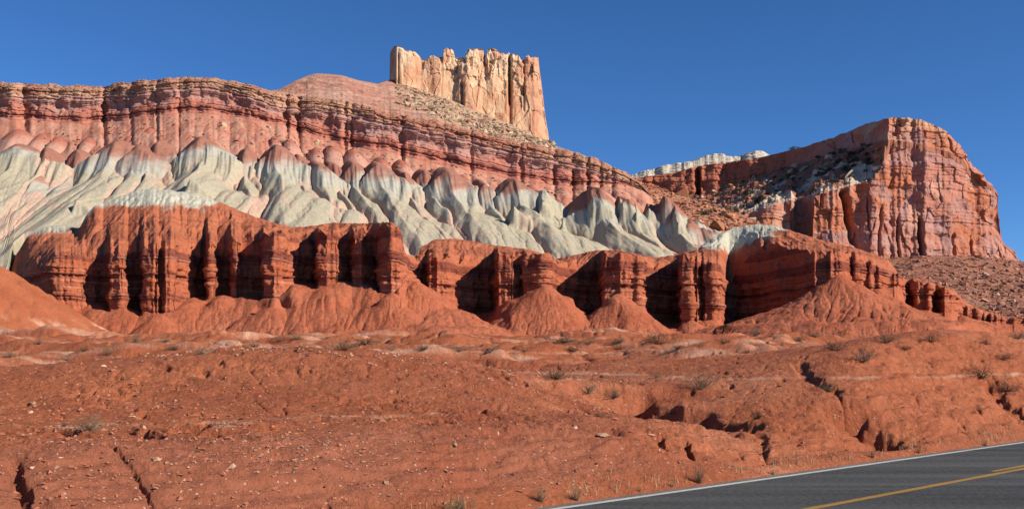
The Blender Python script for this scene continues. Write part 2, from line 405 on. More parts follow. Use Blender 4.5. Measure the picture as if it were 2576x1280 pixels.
# ------------------------------------------------------------------ red cliff band
# px, wall depth Y, row of the wall's foot
RW = [(-900, 262, 800), (-150, 262, 800), (20, 262, 770), (60, 258, 770), (95, 256, 775), (103, 240, 785), (130, 236, 788), (170, 236, 788), (203, 238, 782), (212, 247, 775),
 (225, 256, 766), (268, 252, 768), (276, 238, 777), (300, 236, 777), (315, 237, 775), (321, 252, 775), (350, 251, 776), (356, 237, 783), (388, 234, 787), (397, 239, 785), (408, 239, 785),
 (414, 234, 788), (432, 235, 788), (445, 241, 775), (470, 252, 755), (485, 260, 748), (517, 257, 745), (523, 246, 747), (538, 246, 747), (544, 259, 745), (575, 256, 745), (581, 244, 747),
 (597, 244, 747), (604, 260, 745), (655, 255, 745), (662, 240, 755), (690, 237, 757), (712, 239, 752), (720, 246, 735), (735, 262, 715), (785, 256, 712), (792, 245, 718), (820, 242, 720),
 (846, 244, 712), (856, 256, 705), (882, 253, 707), (888, 243, 714), (912, 243, 716), (919, 256, 712), (948, 251, 720), (955, 238, 738), (985, 235, 742), (1008, 237, 735), (1014, 252, 700),
 (1040, 270, 700), (1058, 272, 700), (1064, 262, 730), (1100, 259, 742), (1128, 260, 760), (1135, 276, 790), (1180, 288, 795), (1245, 278, 780), (1252, 262, 765), (1286, 261, 762),
 (1292, 267, 750), (1312, 267, 745), (1320, 261, 735), (1370, 258, 722), (1392, 260, 722), (1401, 280, 800), (1440, 290, 805), (1512, 272, 800), (1520, 258, 790), (1560, 255, 780),
 (1615, 256, 770), (1626, 262, 770), (1640, 286, 810), (1705, 270, 810), (1714, 254, 812), (1740, 252, 812), (1758, 256, 805), (1763, 260, 805), (1770, 254, 805), (1800, 252, 805), (1818, 254, 805),
 (1828, 286, 832), (1850, 292, 836), (1990, 268, 832), (2045, 252, 800), (2085, 250, 760), (2120, 253, 745), (2180, 258, 730), (2250, 262, 722), (2268, 266, 720), (2279, 288, 772),
 (2300, 280, 778), (2340, 278, 782), (2350, 286, 782), (2372, 279, 786), (2400, 280, 782), (2420, 290, 797), (2480, 292, 808), (2540, 290, 815), (2730, 290, 815), (3400, 290, 815)]
# px, reference depth of the wall's brow, row of the brow
RT = [(-900, 255, 700), (-150, 255, 700), (60, 252, 690), (103, 240, 668), (150, 236, 638), (205, 238, 640), (300, 236, 636), (390, 234, 612), (432, 235, 612), (530, 246, 610), (590, 244, 600), (690, 237, 583),
 (820, 242, 585), (900, 243, 580), (985, 235, 563), (1008, 237, 573), (1022, 248, 640), (1045, 256, 655), (1100, 259, 647), (1270, 261, 641), (1370, 258, 633), (1393, 260, 648), (1450, 258, 655), (1560, 255, 636), (1615, 256, 645),
 (1640, 256, 660), (1740, 252, 645), (1800, 252, 664), (1812, 254, 672), (1822, 262, 692), (1830, 286, 735), (1845, 289, 705), (1870, 287, 662), (1900, 283, 626), (1935, 278, 606), (1990, 268, 615), (2045, 253, 633), (2120, 253, 633), (2180, 258, 650), (2262, 264, 698), (2280, 276, 712),
 (2300, 279, 705), (2400, 280, 733), (2420, 286, 768), (2540, 290, 804), (2730, 290, 800), (3400, 290, 800)]
# px, crest depth Y, crest row
RC = [(-900, 300, 690), (-150, 300, 690), (0, 300, 700), (20, 288, 688), (40, 284, 642), (70, 284, 592), (110, 286, 572), (150, 288, 566), (185, 286, 572), (200, 280, 574), (215, 274, 543), (240, 270, 516), (270, 270, 508), (300, 272, 494), (340, 274, 479),
 (380, 275, 474), (430, 275, 478), (500, 275, 490), (560, 274, 511), (600, 274, 528), (640, 273, 545), (700, 272, 563), (740, 272, 572), (800, 270, 566), (840, 268, 560), (900, 262, 562), (960, 252, 560), (985, 247, 558),
 (1000, 248, 571), (1010, 255, 605), (1020, 268, 640), (1045, 280, 645), (1060, 290, 622), (1090, 296, 602), (1150, 300, 600), (1250, 298, 617), (1330, 290, 627), (1370, 290, 645), (1400, 294, 652), (1450, 294, 640), (1500, 290, 629),
 (1560, 288, 630), (1650, 290, 648), (1700, 292, 640), (1750, 300, 625), (1790, 308, 600), (1840, 314, 573), (1900, 312, 564), (1950, 308, 568), (1990, 302, 580), (2060, 292, 602), (2150, 286, 622), (2235, 282, 652), (2262, 280, 692),
 (2280, 290, 704), (2300, 293, 698), (2340, 293, 710), (2400, 294, 728), (2425, 300, 758), (2480, 305, 785), (2540, 308, 798), (2730, 308, 790), (3400, 308, 790)]
rx = columns(-140, 2720, 1.7, -900, 3400, 14)
Yw = blur(tab(RW, rx, 1), 2) + 0.5 * perlin(rx / 11.0, 0.3, 2) - sstep(1960, 2020, rx) * (1.8 * ridged(rx / 30.0, 0.4, 16, 2) - 1.2)
Zb = wz(blur(tab(RW, rx, 2), 4), Yw)
Yr = blur(tab(RT, rx, 1), 5); Zr = wz(blur(tab(RT, rx, 2), 4), Yr)
Yc = blur(tab(RC, rx, 1), 8) + tab([(-900, 0), (190, 0), (260, 13), (600, 13), (720, 6), (940, 3), (990, 0), (3400, 0)], rx); Zc = wz(blur(tab(RC, rx, 2), 3) + 1.5 * fbm(rx / 14.0, 0.5, 15, 3), Yc)
Yc = np.maximum(Yc, Yr + 6)
def red_cap(Yv):
    t = (Yv - Yr) / (Yc - Yr)
    tt = np.clip(t, -0.3, 1)
    tp = np.clip(tt, 0, 1)
    return Zr + (Zc - Zr) * (0.62 * tt + 0.38 * tp ** 1.8 * (1 + 0.35 * (1 - tp)))
kk = tab([(-900, .66), (600, .66), (720, .70), (1010, .70), (1060, .75), (1810, .75), (1826, 1.0), (3400, 1.0)], rx)
Yw = np.where(Yw > Yr, Yr + (Yw - Yr) * kk, Yw)
D_ = Yw - Yr; lean_x = np.zeros(rx.shape); i0 = None
for i in range(len(rx)):
    if D_[i] > 2.2 and rx[i] < 1822:
        if i0 is None: i0 = i
    elif i0 is not None:
        wpx_ = rx[i - 1] - rx[i0]
        if wpx_ > 11:
            u = (rx[i0:i] - rx[i0]) / wpx_; dm = D_[i0:i].max() * 1.08
            D_[i0:i] = dm * (0.10 + 0.90 * u ** 0.75) * (1 - 0.5 * sstep(0.93, 1.0, u))
            lean_x[i0:i] = tab([(-900, 6.0), (600, 6.0), (720, 7.0), (3400, 7.5)], rx[i0:i]) * (1 - u) ** 0.8 * min(1, wpx_ / 45.0) * sstep(0, 0.12, u)
        i0 = None
Yw = Yr + D_; lean_x = blur(lean_x, 2)
Yw = np.minimum(Yw, np.maximum(Yc - 3, Yr + 1))
Zb = wz(blur(tab(RW, rx, 2), 4), Yw)
Zt = Zr + np.where(Yw > Yr, tab([(-900, .40), (1010, .45), (1060, .5), (1810, .5), (1830, .9), (3400, .9)], rx), 1.0) * (red_cap(Yw) - Zr)
sink = blur(red_cap(Yw) - Zt, 3)
peak = np.clip(blur(Yw, 16) - Yw, -2.5, 5.0) * tab([(-900, .12), (600, .12), (720, .26), (3400, .26)], rx) + 1.3 * fbm(rx / 26.0, 0.8, 17, 3)
sink = sink - peak
Zt = red_cap(Yw) - sink
CONES = [(1372, 254, 717, 0.66, 1.0), (1556, 250, 738, 0.66, 1.0), (2112, 246, 692, 0.60, 1.0), (985, 231, 744, 0.62, 1.0), (690, 232, 757, 0.62, 1.0), (820, 238, 722, 0.62, 1.0), (400, 229, 790, 0.62, 1.0),
         (150, 231, 790, 0.62, 1.0), (1100, 254, 748, 0.60, 1.0), (1740, 247, 806, 0.6, 1.0), (2330, 270, 782, 0.5, 1.0), (2205, 255, 728, 0.58, 1.0), (1030, 246, 705, 0.60, 1.0), (560, 242, 750, 0.60, 1.0), (2420, 280, 795, .5, 1.0)]
red_beds = layers(5, 0, 70, 0.3, 1.3)
vein_rng = np.random.RandomState(3)
VEINS = [17.8, 19.6, 21.3, 24.2, 27.0, 36.5]
segA, segB, segC, segD = 130, 120, 90, 12
P_list, C_list = [], []
Xc = lambda px, Y: (px - CX) / F * Y
# apron
t = np.linspace(0, 1, segA)[:, None]
Yen = np.minimum(blur(np.minimum(Yr, Yw), 14) - 0.8, Yw - 0.4)
Yf = Yen - 72
Y = np.where(t < 0.82, Yf + (Yen - Yf) * t / 0.82, Yen + (Yw - Yen) * (t - 0.82) / 0.18)
X = Xc(rx, Y)
dd_ = np.clip(Yen - Y, 0, 36)
ZbE = blur(Zb - 0.16 * (Yw - Yen), 14)
ramp = np.where(t < 0.82, ZbE - 0.66 * dd_ + 0.0065 * dd_ * dd_ - 0.45 * np.maximum(Yen - Y - 36, 0), ZbE + (Zb - ZbE) * sstep(0.82, 1.0, t))
zc = np.full(X.shape, -50.0)
for (cp, cY, crow, sl, k) in CONES:
    dx, dy = X - Xc(cp, cY), Y - cY
    d = np.sqrt(dx * dx + dy * dy + 1.0); ang = np.arctan2(dx, -dy)
    d2 = np.minimum(d, 34)
    zz = wz(crow, cY) + 0.8 - sl * 1.22 * d2 + 0.0095 * d2 * d2 - 0.45 * np.maximum(d - 34, 0)
    zz = zz + (0.15 * ridged(ang * 3.5 + 0.8 * perlin(d / 5, ang * 3, 4), d / 20.0, 44, 3) + 0.5 * fbm(dx / 7, dy / 7, 45, 2) - 0.1) * sstep(1.0, 9.0, d) 
    zc = np.maximum(zc, np.where(d < 75, zz, -50))
ramp = ramp + 0.15 * ridged(X / 3.2, Y / 30.0, 47, 3) * (1 - t ** 4)
Z = smax(ramp, zc, 1.6)
Zl = wz(768, 240) + 0.8 * perlin(X / 14, 0.2, 71)
Zl = Zl + np.where(rx > 1250, 1.2, 0) * 1.0
lm = sstep(-0.05, 0.35, perlin(X / 11.0, Y / 30.0, 73) + 0.12) * (rx < 1800)
Z = Z + lm * (1.5 * sstep(-0.25, 0.25, Z - Zl) - 0.75) * (1 - sstep(0.75, 1.0, t))
Z = np.maximum(Z + 0.16 * fbm(X / 1.8, Y / 1.8, 75, 3), 3.5)
Z, _ = rills(X, Y, Z, 1.2, 90.0, 0.55, 0.15, 2.5, 2)
Z = Z - 9 * (1 - sstep(0.0, 0.05, t))
P_list.append(np.stack([X, Y, Z], -1)); kA = np.zeros(X.shape)
# wall
t = np.linspace(0, 1, segB + 1)[1:, None]
lean = 1.0 + 0.20 * np.maximum(Zt - Zb, 0) + lean_x
Y = Yw + lean * (t ** 1.3) ; X = Xc(rx, Y)
Ztop = Zt
Zb2 = P_list[0][-1, :, 2]
Z = Zb2 + (np.maximum(Ztop, Zb2 + 1.0) - Zb2) * t
# outward direction of the wall in plan
arc = np.cumsum(np.hypot(np.gradient(Xc(rx, Yw)), np.gradient(Yw)))
nx = np.gradient(Yw); ny = -np.gradient(Xc(rx, Yw)); nl = np.hypot(nx, ny) + 1e-6; nx = blur(nx / nl, 2); ny = blur(ny / nl, 2)
zz = Z + 0.5 * perlin(X / 16, Y / 16, 81) + 0.012 * (X) 
jut, cv, frb = red_beds(zz)
flute = ridged(arc / 3.2 + 0 * t, Z / 40.0, 85, 3)
chunk = cells(arc / 1.3 + 0 * t, Z / 1.0, 3)
jm = 0.25 + 0.9 * np.clip(perlin(arc / 5.0 + 0 * t, Z / 3.0, 86) + 0.4, 0, 1)
off = (1.0 * (jut - 0.45) * jm + 0.06 * flute + 1.1 * fbm(arc / 5.0 + 0 * t, Z / 9, 88, 4) + 0.35 * (chunk[2] - 0.5)) * np.minimum(1, 6 * t) * np.minimum(1, 5 * (1.0 - t) + 0.15)
Pw = np.stack([X + nx * off, Y + ny * off, Z + 0.15 * fbm(arc / 2 + 0 * t, Z / 2, 87, 2)], -1)
P_list.append(Pw)
wall_cv, wall_zz = cv, zz
# cap
t = np.linspace(0, 1, segC + 1)[1:, None]
Y0 = Yw + lean; Y = Y0 + (Yc - Y0) * t; X = Xc(rx, Y)
Z = np.stack([red_cap(Y[i] - lean * (1 - t[i])) for i in range(segC)]) - np.where(sink > 0, sink * (1 - t) ** 3, sink * (1 - t) ** 2.0)
fade = np.minimum(1, 8 * t) * np.minimum(1, 6 * (1 - t))
Z = Z + fade * (0.45 * ridged(X / 6.0 + 0.6 * perlin(X / 8, Y / 8, 93), Y / 50.0, 94, 4) - 0.3)
Z = Z + 0.18 * fade * (fbm(X / 2.5, Y / 4.0, 95, 3)) 
zq = Z + 0.5 * perlin(X / 16, Y / 16, 81)
lj, lc, lf = red_beds(zq * 1.0)
Z = Z + fade * 0.28 * (lj - 0.5)
edge = np.exp(-((t * (Yc - Y0)) / 1.4)) 
Z = Z - 0.7 * edge * np.minimum(1, np.clip((Yc - Y0) / 8, 0, 1))
Zr_, _ = rills(X, Y, Z, 1.2, 90.0, 0.60, 0.2, 2.5, 3); Z = Z + (Zr_ - Z) * np.minimum(1, 10 * t)
P_list.append(np.stack([X, Y, Z], -1)); capX, capY, capZ, capc = X, Y, Z, lc
# back
t = np.linspace(0, 1, segD + 1)[1:, None]
Y = Yc + 60 * t; X = Xc(rx, Y); Z = Zc - 30 * t ** 1.2 - 0.8 * t
P_list.append(np.stack([X, Y, Z], -1))
RP = np.concatenate(P_list, 0)
hh = RP[..., 2] + 0.5 * perlin(RP[..., 0] / 16, RP[..., 1] / 16, 81)
_, cval, _ = red_beds(hh + 0.012 * RP[..., 0])
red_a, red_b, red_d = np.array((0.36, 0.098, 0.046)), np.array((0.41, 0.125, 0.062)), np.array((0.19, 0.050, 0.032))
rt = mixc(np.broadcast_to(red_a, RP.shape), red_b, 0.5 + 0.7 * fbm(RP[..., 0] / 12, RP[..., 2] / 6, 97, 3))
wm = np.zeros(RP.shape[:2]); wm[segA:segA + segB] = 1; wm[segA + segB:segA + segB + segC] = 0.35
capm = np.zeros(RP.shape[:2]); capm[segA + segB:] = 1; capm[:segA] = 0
rt = mixc(rt, (0.42, 0.135, 0.066), capm * 0.6)  # sun-facing brightness of the cap slope put into its colour, lighter than the walls
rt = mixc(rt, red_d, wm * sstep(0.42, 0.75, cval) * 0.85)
for vz in VEINS:
    vv = np.abs(hh + 0.012 * RP[..., 0] - vz)
    rt = mixc(rt, (0.55, 0.36, 0.27), wm * (1 - sstep(0.06, 0.16, vv)) * sstep(-0.1, 0.2, perlin(RP[..., 0] / 9, vz * 3.3, 99)) * 0.42)
ZG = tab([(-900, 39), (0, 38), (60, 38.5), (150, 39.0), (195, 40.5), (240, 46.5), (300, 46), (400, 45.8), (520, 46.2), (560, 49), (1000, 60), (1600, 48), (1720, 37.0), (1790, 35.5), (1850, 37.0), (1930, 40.0), (2000, 44), (2080, 52), (3400, 60)], rx)
gm = sstep(-0.9, 1.4, RP[..., 2] - ZG + 1.6 * fbm(RP[..., 0] / 6, RP[..., 1] / 6, 98, 3)); gm[:segA + segB] = 0
rt = mixc(rt, (0.47, 0.43, 0.325), gm)
M_red = earth("red_mudstone", 0.24, 0.9, 0.9, 1.1, 0.6, speck=0.0)
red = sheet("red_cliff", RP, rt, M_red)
tag(red, "dark red banded mudstone cliff with fluted buttresses, shadowed alcoves and conical aprons", "cliff", kind="structure")

# ------------------------------------------------------------------ grey badland hill with the long upper cliff
# px, row of the upper cliff's foot, row of the caprock's foot, row of the rim
UC = [(-900, 300, 240, 196), (0, 300, 238, 200), (120, 306, 240, 205), (220, 312, 240, 212), (300, 306, 236, 204), (350, 298, 230, 196), (420, 290, 218, 190), (450, 286, 214, 187), (530, 287, 214, 188), (600, 296, 230, 200),
      (650, 304, 246, 214), (700, 314, 262, 227), (760, 334, 270, 235), (800, 350, 272, 238), (850, 362, 280, 246), (900, 372, 290, 255), (1000, 388, 310, 284), (1100, 412, 332, 300), (1200, 432, 354, 325),
      (1300, 452, 378, 351), (1400, 466, 400, 370), (1450, 468, 412, 380), (1500, 466, 428, 395), (1550, 462, 444, 420), (1575, 462, 450, 431), (1610, 478, 470, 455), (1640, 500, 495, 488), (1700, 560, 556, 552), (1760, 640, 636, 632), (3400, 700, 698, 696)]
gxp = columns(-140, 1800, 1.7, -900, 1900, 14)
Yu = 428 + tab([(-900, 0), (0, 0), (250, 3), (450, -4), (700, 2), (760, 8), (1000, 6), (1300, 12), (1500, 16), (1600, 22), (1900, 26)], gxp)
Yu = Yu + 2.4 * fbm(gxp / 70.0, 0.2, 21, 2) + 0.2 * perlin(gxp / 9.0, 0.4, 25)
CLEFTS = [(62, 10, 5), (262, 6, 6), (330, 5, 2), (395, 4, 2), (450, 4, 2.5), (722, 5, 6), (752, 5, 5), (868, 5, 4), (885, 4, 3), (1012, 5, 5), (1185, 5, 2.5), (1310, 5, 3), (1395, 6, 3), (1440, 6, 4), (1478, 5, 4), (1510, 5, 4), (1540, 5, 3)]
for cp, cw, cd in CLEFTS: Yu = Yu + cd * np.exp(-((gxp - cp) / cw) ** 2)
Zub = wz(blur(tab(UC, gxp, 1), 6) + 4 * fbm(gxp / 40, 0.9, 27, 3), Yu)
Ysm = blur(Yu, 20)
Zcf = wz(blur(tab(UC, gxp, 2), 6) + 2.5 * fbm(gxp / 30, 0.1, 28, 3), Ysm)
Zrim = wz(blur(tab(UC, gxp, 3), 4) + 4.0 * (cells(gxp / 24.0, 0.3 + 0 * gxp, 12)[2] - 0.5) + 2.5 * (cells(gxp / 10.0, 0.3 + 0 * gxp, 13)[2] - 0.5) + 2.0 * fbm(gxp / 60, 0.6, 33, 2), Ysm + 5)

# ridges of the badland slope: px, row of apex, depth, cross slope, down slope, lean, size of brown cap
RIDGES = [(-260, 350, 388, .75, .60, .3, 8), (-60, 368, 388, .65, .60, .3, 4), (50, 362, 388, .42, .58, .3, 3), (120, 372, 390, .8, .6, .35, 14), (198, 374, 392, .9, .62, .3, 12), (300, 352, 388, .50, .60, .2, 7), (352, 362, 386, .6, .6, .3, 8), (405, 352, 390, .9, .66, .2, 9),
          (505, 344, 386, .68, .60, .3, 5), (545, 372, 390, .8, .62, .4, 6), (618, 372, 392, .95, .66, .4, 7), (695, 364, 388, .76, .62, .38, 7), (748, 388, 392, .9, .66, .45, 8), (790, 402, 388, .85, .66, .45, 6), (826, 404, 392, .95, .7, .5, 7), (882, 404, 390, .8, .66, .42, 7),
          (945, 406, 388, .78, .64, .42, 7), (1000, 425, 392, .9, .66, .45, 8), (1060, 424, 392, .9, .66, .45, 9), (1115, 420, 388, .70, .64, .40, 8), (1200, 452, 388, .9, .66, .45, 7), (1285, 446, 380, .75, .64, .4, 6), (1345, 478, 384, .9, .66, .45, 5),
          (1480, 480, 376, .62, .60, .42, 7), (1555, 505, 374, .75, .62, .42, 5), (1655, 512, 368, .62, .62, .45, 6), (1715, 548, 366, .6, .6, .5, 8)]
# small brown domes above them
DOMES = [(50, 316, 414, 0.83, 1.15, 0, 4.0), (110, 328, 414, 1.2, 1.15, 0, 3.2), (150, 336, 412, 1.35, 1.15, 0, 3.2), (225, 338, 412, 1.35, 1.15, 0, 3.2), (380, 312, 414, 1.05, 1.15, 0, 4.0), (330, 330, 412, 1.2, 1.15, 0.2, 4.0), (485, 316, 414, 1.2, 1.15, 0, 4.0), (455, 322, 414, 1.35, 1.15, 0, 3.2), (540, 336, 412, 1.35, 1.15, 0.1, 3.2), (585, 344, 411, 1.35, 1.15, 0.2, 3.2), (605, 336, 414, 1.35, 1.15, 0.2, 3.2), (640, 340, 412, 1.35, 1.15, 0.2, 3.2), (690, 344, 412, 1.35, 1.15, 0.2, 3.2), (725, 350, 412, 1.35, 1.15, 0.3, 3.2), (795, 372, 411, 1.2, 1.15, 0.3, 3.2), (832, 366, 413, 1.2, 1.15, 0.3, 3.2), (885, 376, 412, 1.2, 1.15, 0.3, 3.2), (955, 396, 411, 1.2, 1.15, 0.3, 3.2), (1005, 402, 411, 1.35, 1.15, 0.3, 3.2), (1090, 425, 412, 1.35, 1.15, 0.4, 3.2), (1160, 440, 411, 1.35, 1.15, 0.4, 3.2), (1330, 466, 408, 1.2, 1.15, 0.4, 3.2), (1500, 472, 405, 0.9, 1.15, 0.4, 2.4000000000000004)]
# steep knobs standing out of the slope: px, row top, Y, half width m, height drop factor
KNOBS = [(1292, 572, 0, 3.4, 15, 0), (1366, 548, 0, 2.6, 12, 0), (1414, 578, 0, 1.4, 10, 0), (1492, 568, 0, 3.0, 11, 0), (1565, 566, 0, 2.2, 9, 0), (1602, 556, 0, 1.3, 5, 0), (1634, 552, 0, 1.7, 6, 0), (1674, 550, 0, 2.2, 9, 0), (1706, 588, 0, 2.2, 7, 0),
         (190, 535, 0, 2.4, 8, 0), (476, 482, 0, 2.4, 8, 0)]
sA, sB, sC, sD = 330, 90, 60, 14
t = np.linspace(0, 1, sA)[:, None]
Ys0 = tab([(-900, 250), (8, 250), (35, 288), (60, 295), (120, 297), (700, 297), (900, 297), (1690, 300), (1750, 322), (1900, 330)], gxp)
Y = Ys0 + (Yu - Ys0) * t; X = Xc(gxp, Y)
lowz = wz(blur(tab([(-900, 760), (0, 760), (60, 720), (150, 640), (300, 560), (700, 580), (1000, 640), (1300, 655), (1600, 660), (1750, 645), (1900, 640), (2300, 680)], gxp), 20), 300.0)
hi = Zub
tt = np.clip((Y - 300) / (Yu - 300), -0.3, 1)
basez = lowz + (hi - lowz) * (0.30 * tt + 0.70 * np.clip(tt, 0, 1) ** 1.3) - 5.5 * np.exp(-((tt - 0.5) / 0.3) ** 2)
basez = basez + 0.5 * fbm(X / 9, Y / 14, 201, 4) + 0.8 * ridged(X / 13 + Y / 30, Y / 70, 203, 2) * sstep(0.05, 0.3, tt) * (1 - sstep(0.9, 1, tt))
best = np.full(X.shape, -100.0); second = np.full(X.shape, -100.0); depth = np.full(X.shape, 50.0); which = np.zeros(X.shape)
warpx = 1.8 * fbm(X / 16, Y / 30, 205, 2); 
for i, (ap, ar, aY, sx, sy, k, cap) in enumerate(RIDGES + DOMES):
    k = k * 0.75
    ar = ar + (9 if i >= len(RIDGES) and ap < 430 else 0)
    x0 = Xc(ap, aY); dy = Y - aY; dx = X - x0 + k * np.minimum(dy, 0) + warpx * sstep(1, 14, -dy)
    za = wz(ar, aY)
    dom = i >= len(RIDGES)
    run = -np.minimum(dy, 0)
    flare = 1.0 - 0.66 * sstep(6, 48, run)
    sL, sR = (sx * 1.5 * flare, sx * 1.0 * flare) if not dom else (sx, sx)
    crn = (0.2 + 2.4 * np.exp(-run / 4.5)) if not dom else 2.6
    ab = np.sqrt(dx * dx + crn * crn) - crn
    cross = np.where(dx < 0, sL, sR) * ab
    if dom: dn_ = sy * (np.sqrt(run * run + 16.0) - 4.0)
    else:
        b0 = 5.0 + (i * 37 % 7) * 0.9; b1 = b0 + 8.0; ry = run + 1.6 * fbm(X / 6.0, i * 1.7 + Y * 0, 211, 2)
        dn_ = 0.30 * np.minimum(ry, b0) + 1.25 * np.clip(ry - b0, 0, 8.0) + 0.46 * np.maximum(ry - b1, 0) + 0.02 * np.minimum(run, 8) ** 2 * 0.5
        stp = sstep(b0 - 1, b0 + 1.5, ry) * (1 - sstep(b1, b1 + 5, ry))
        cross = cross * (1 - 0.35 * stp)
        dn_ = dn_ - stp * ((0.15 if ap < 470 else 0.40) * ridged(dx / 2.2 + i * 0.7, run / 40.0, 216, 2) - 0.2)
    zz = za - cross - dn_ - (0.35 if not dom else 0.25) * np.maximum(dy, 0)
    zz = zz + (0.14 * ridged(dx / 4.0 + 0.7 * i + 0.3 * perlin(X / 6, Y / 12, 210), run / 60.0, 209, 3) - 0.1) * sstep(3, 14, run + np.abs(dx))
    if dom: zz = np.where(run > 16, zz - (run - 16) * 0.8, zz)
    m = zz > best
    second = np.where(m, best, np.maximum(second, zz)); best = np.where(m, zz, best)
    depth = np.where(m, (za - zz) / (cap * 1.4), depth); which = np.where(m, i, which)
kn_m = np.zeros(X.shape)
lowb = smax(best, basez, 0.5)
for (kp, kr, kY, hw, dr, _) in KNOBS:
    kc = int(np.argmin(np.abs(gxp - kp))); prk = HY - (lowb[:, kc] - CAMZ) / Y[:, kc] * F; prk[:8] = 2000
    kY = float(Y[int(np.argmax(np.minimum.accumulate(prk) <= kr)), kc])
    x0 = Xc(kp, kY); dx = X - x0 + 0.5 * fbm(X / 2.5, Y / 3.5, 213 + int(kp), 2); dy = Y - kY + 0.6 * fbm(X / 3.0, Y / 3.0, 214, 2)
    # a prow of harder clay: an edge running down the slope, sheer on its left and at its nose, easing off to the right and uphill
    back = 4.0 if dr == 10 and hw < 2 else 22.0
    edge = np.clip(1 - np.where(dx < 0, -dx / (0.55 * hw), dx / ((3.4 if hw > 2 else 1.6) * hw)), 0, 1)
    env = sstep(-0.9, 0.5, dy) * np.clip(1 - dy / back, 0, 1)
    b_ = dr * 0.52 * edge * env
    zz = lowb + b_
    m = b_ > 0.25; best = np.where(m, np.maximum(zz, best), best); kn_m = np.where(m, 1, kn_m); depth = np.where(m & (depth > 0.9), np.maximum(depth, 1.6), depth)
slopez = smax(best, basez, 0.5)
val = 1 - sstep(0.0, 1.6, np.abs(best - np.maximum(second, basez)))          # rill floors
talus = sstep(-0.6, 0.6, basez - best)
slopez = slopez - 0.75 * val * (1 - talus) + 0.10 * fbm(X / 1.6, Y / 4.0, 215, 3)
lz = slopez + 0.4 * perlin(X / 20, Y / 20, 217)
sr_, rf = rills(X, Y, slopez, 4.0, 500.0, 0.70, 0.2, 4.0, 5); rm_ = sstep(0.10, 0.22, t); slopez = slopez + (sr_ - slopez) * rm_; rf = rf * rm_
bj, bc, bf = layers(9, 20, 140, 0.5, 2.6)(lz)
slopez = slopez + 0.07 * (bj - 0.5) * (1 - talus) * np.clip(0.3 + perlin(X / 12, Y / 12, 218), 0, 1)
slopez = slopez - 45 * (1 - sstep(0.0, 0.03, t))
endb = sstep(0.97, 1.0, t); slopez = slopez * (1 - endb) + (Zub) * endb
GPp = [np.stack([X, Y, slopez], -1)]
grey, brown, pink, tal = np.array((0.375, 0.317, 0.219)), np.array((0.29, 0.125, 0.085)), np.array((0.50, 0.295, 0.215)), np.array((0.40, 0.155, 0.098))
dn = depth + 0.35 * fbm(X / 10, slopez / 7, 219, 4)
c = mixc(np.broadcast_to(brown, X.shape + (3,)), (0.37, 0.30, 0.235), sstep(0.55, 1.05, dn))
c = mixc(c, (0.36, 0.34, 0.275), sstep(0.9, 1.3, dn)); c = mixc(c, grey, sstep(1.2, 1.9, dn))
domm = which >= len(RIDGES)
c = mixc(c, mixc(np.broadcast_to(np.array((0.33, 0.112, 0.074)), X.shape + (3,)), (0.42, 0.215, 0.155), sstep(0.5, 1.2, dn)), domm * 1.0)
c = mixc(c, (0.33, 0.295, 0.22), (bc > 0.78) * 0.45 * (1 - domm) * sstep(1.0, 1.6, dn))
c = mixc(c, (0.43, 0.24, 0.17), sstep(0.45, 0.9, rf) * 0.55 * sstep(0.6, 1.2, dn))
stain = sstep(0.15, 0.6, fbm(X / 7 + Y / 11, Y / 30, 221, 3)) * 0.35
c = mixc(c, pink, np.maximum(val * sstep(0.8, 2.0, depth) * 0.75, stain * sstep(1.0, 2.0, depth)))
lowg = mixc(np.broadcast_to(grey, X.shape + (3,)), pink, sstep(-0.2, 0.5, fbm(X / 9 + Y / 14, Y / 40, 224, 3)) * 0.8)
c = mixc(c, mixc(lowg, mixc(np.broadcast_to(tal, X.shape + (3,)), (0.44, 0.215, 0.145), 0.5 + fbm(X / 8, Y / 8, 223, 3)), sstep(0.45, 0.72, tt + 0.1 * fbm(X / 12, Y / 12, 225, 3))), talus)
gcol = [c]; talus_mask = talus; slope_rows = sA
SLOPE = GPp[0]
# upper wall
arc = np.cumsum(np.hypot(np.gradient(Xc(gxp, Yu)), np.gradient(Yu)))
nx = np.gradient(Yu); ny = -np.gradient(Xc(gxp, Yu)); nl = np.hypot(nx, ny) + 1e-6; nx = blur(nx / nl, 2); ny = blur(ny / nl, 2)
t = np.linspace(0, 1, sB + 1)[1:, None]
Y = Yu + (3.5 * t + 3.0 * (t - t ** 2)) + (Ysm - Yu) * 0.6 * t; X = Xc(gxp, Y); Z = Zub + (Zcf - Zub) * t
beds = layers(17, 30, 150, 0.3, 1.7)
dip = X * 0.0
hz = (Z - Zub) / np.maximum(Zcf - Zub, 1) * 15 + 60 + 0.5 * perlin(X / 18, Z / 18, 231)
bj, bc, bf = beds(hz)
fl = ridged(arc / 2.6 + 0 * t, Z / 26, 233, 3); bigfl = ridged(arc / 9 + 0 * t, Z / 60, 234, 2)
ck = cells(arc / 3.2 + 0 * t, Z / 4.2, 5)
flm = np.clip(0.5 + 1.2 * perlin(arc / 16 + 0 * t, Z / 30, 236), 0, 1)
uf, ue, uc = facets(arc + 0 * t, Z, (5.5, 4.5), 238, 2.0)
off = (1.2 * uf + 1.6 * (bj - 0.5) + (0.13 * fl + 0.06 * bigfl) * flm + 0.9 * (ck[2] - 0.5) * (0.4 + flm) + 1.2 * fbm(arc / 11 + 0 * t, Z / 9, 237, 3)) * np.minimum(1, 5 * t)
GPp.append(np.stack([X + nx * off, Y + ny * off, Z], -1))
lowc = mixc(np.broadcast_to(np.array((0.41, 0.150, 0.102)), X.shape + (3,)), (0.40, 0.215, 0.172), sstep(0.35, 0.8, t + 0.35 * fbm(X / 15, Z / 7, 235, 3)) * 0.9)
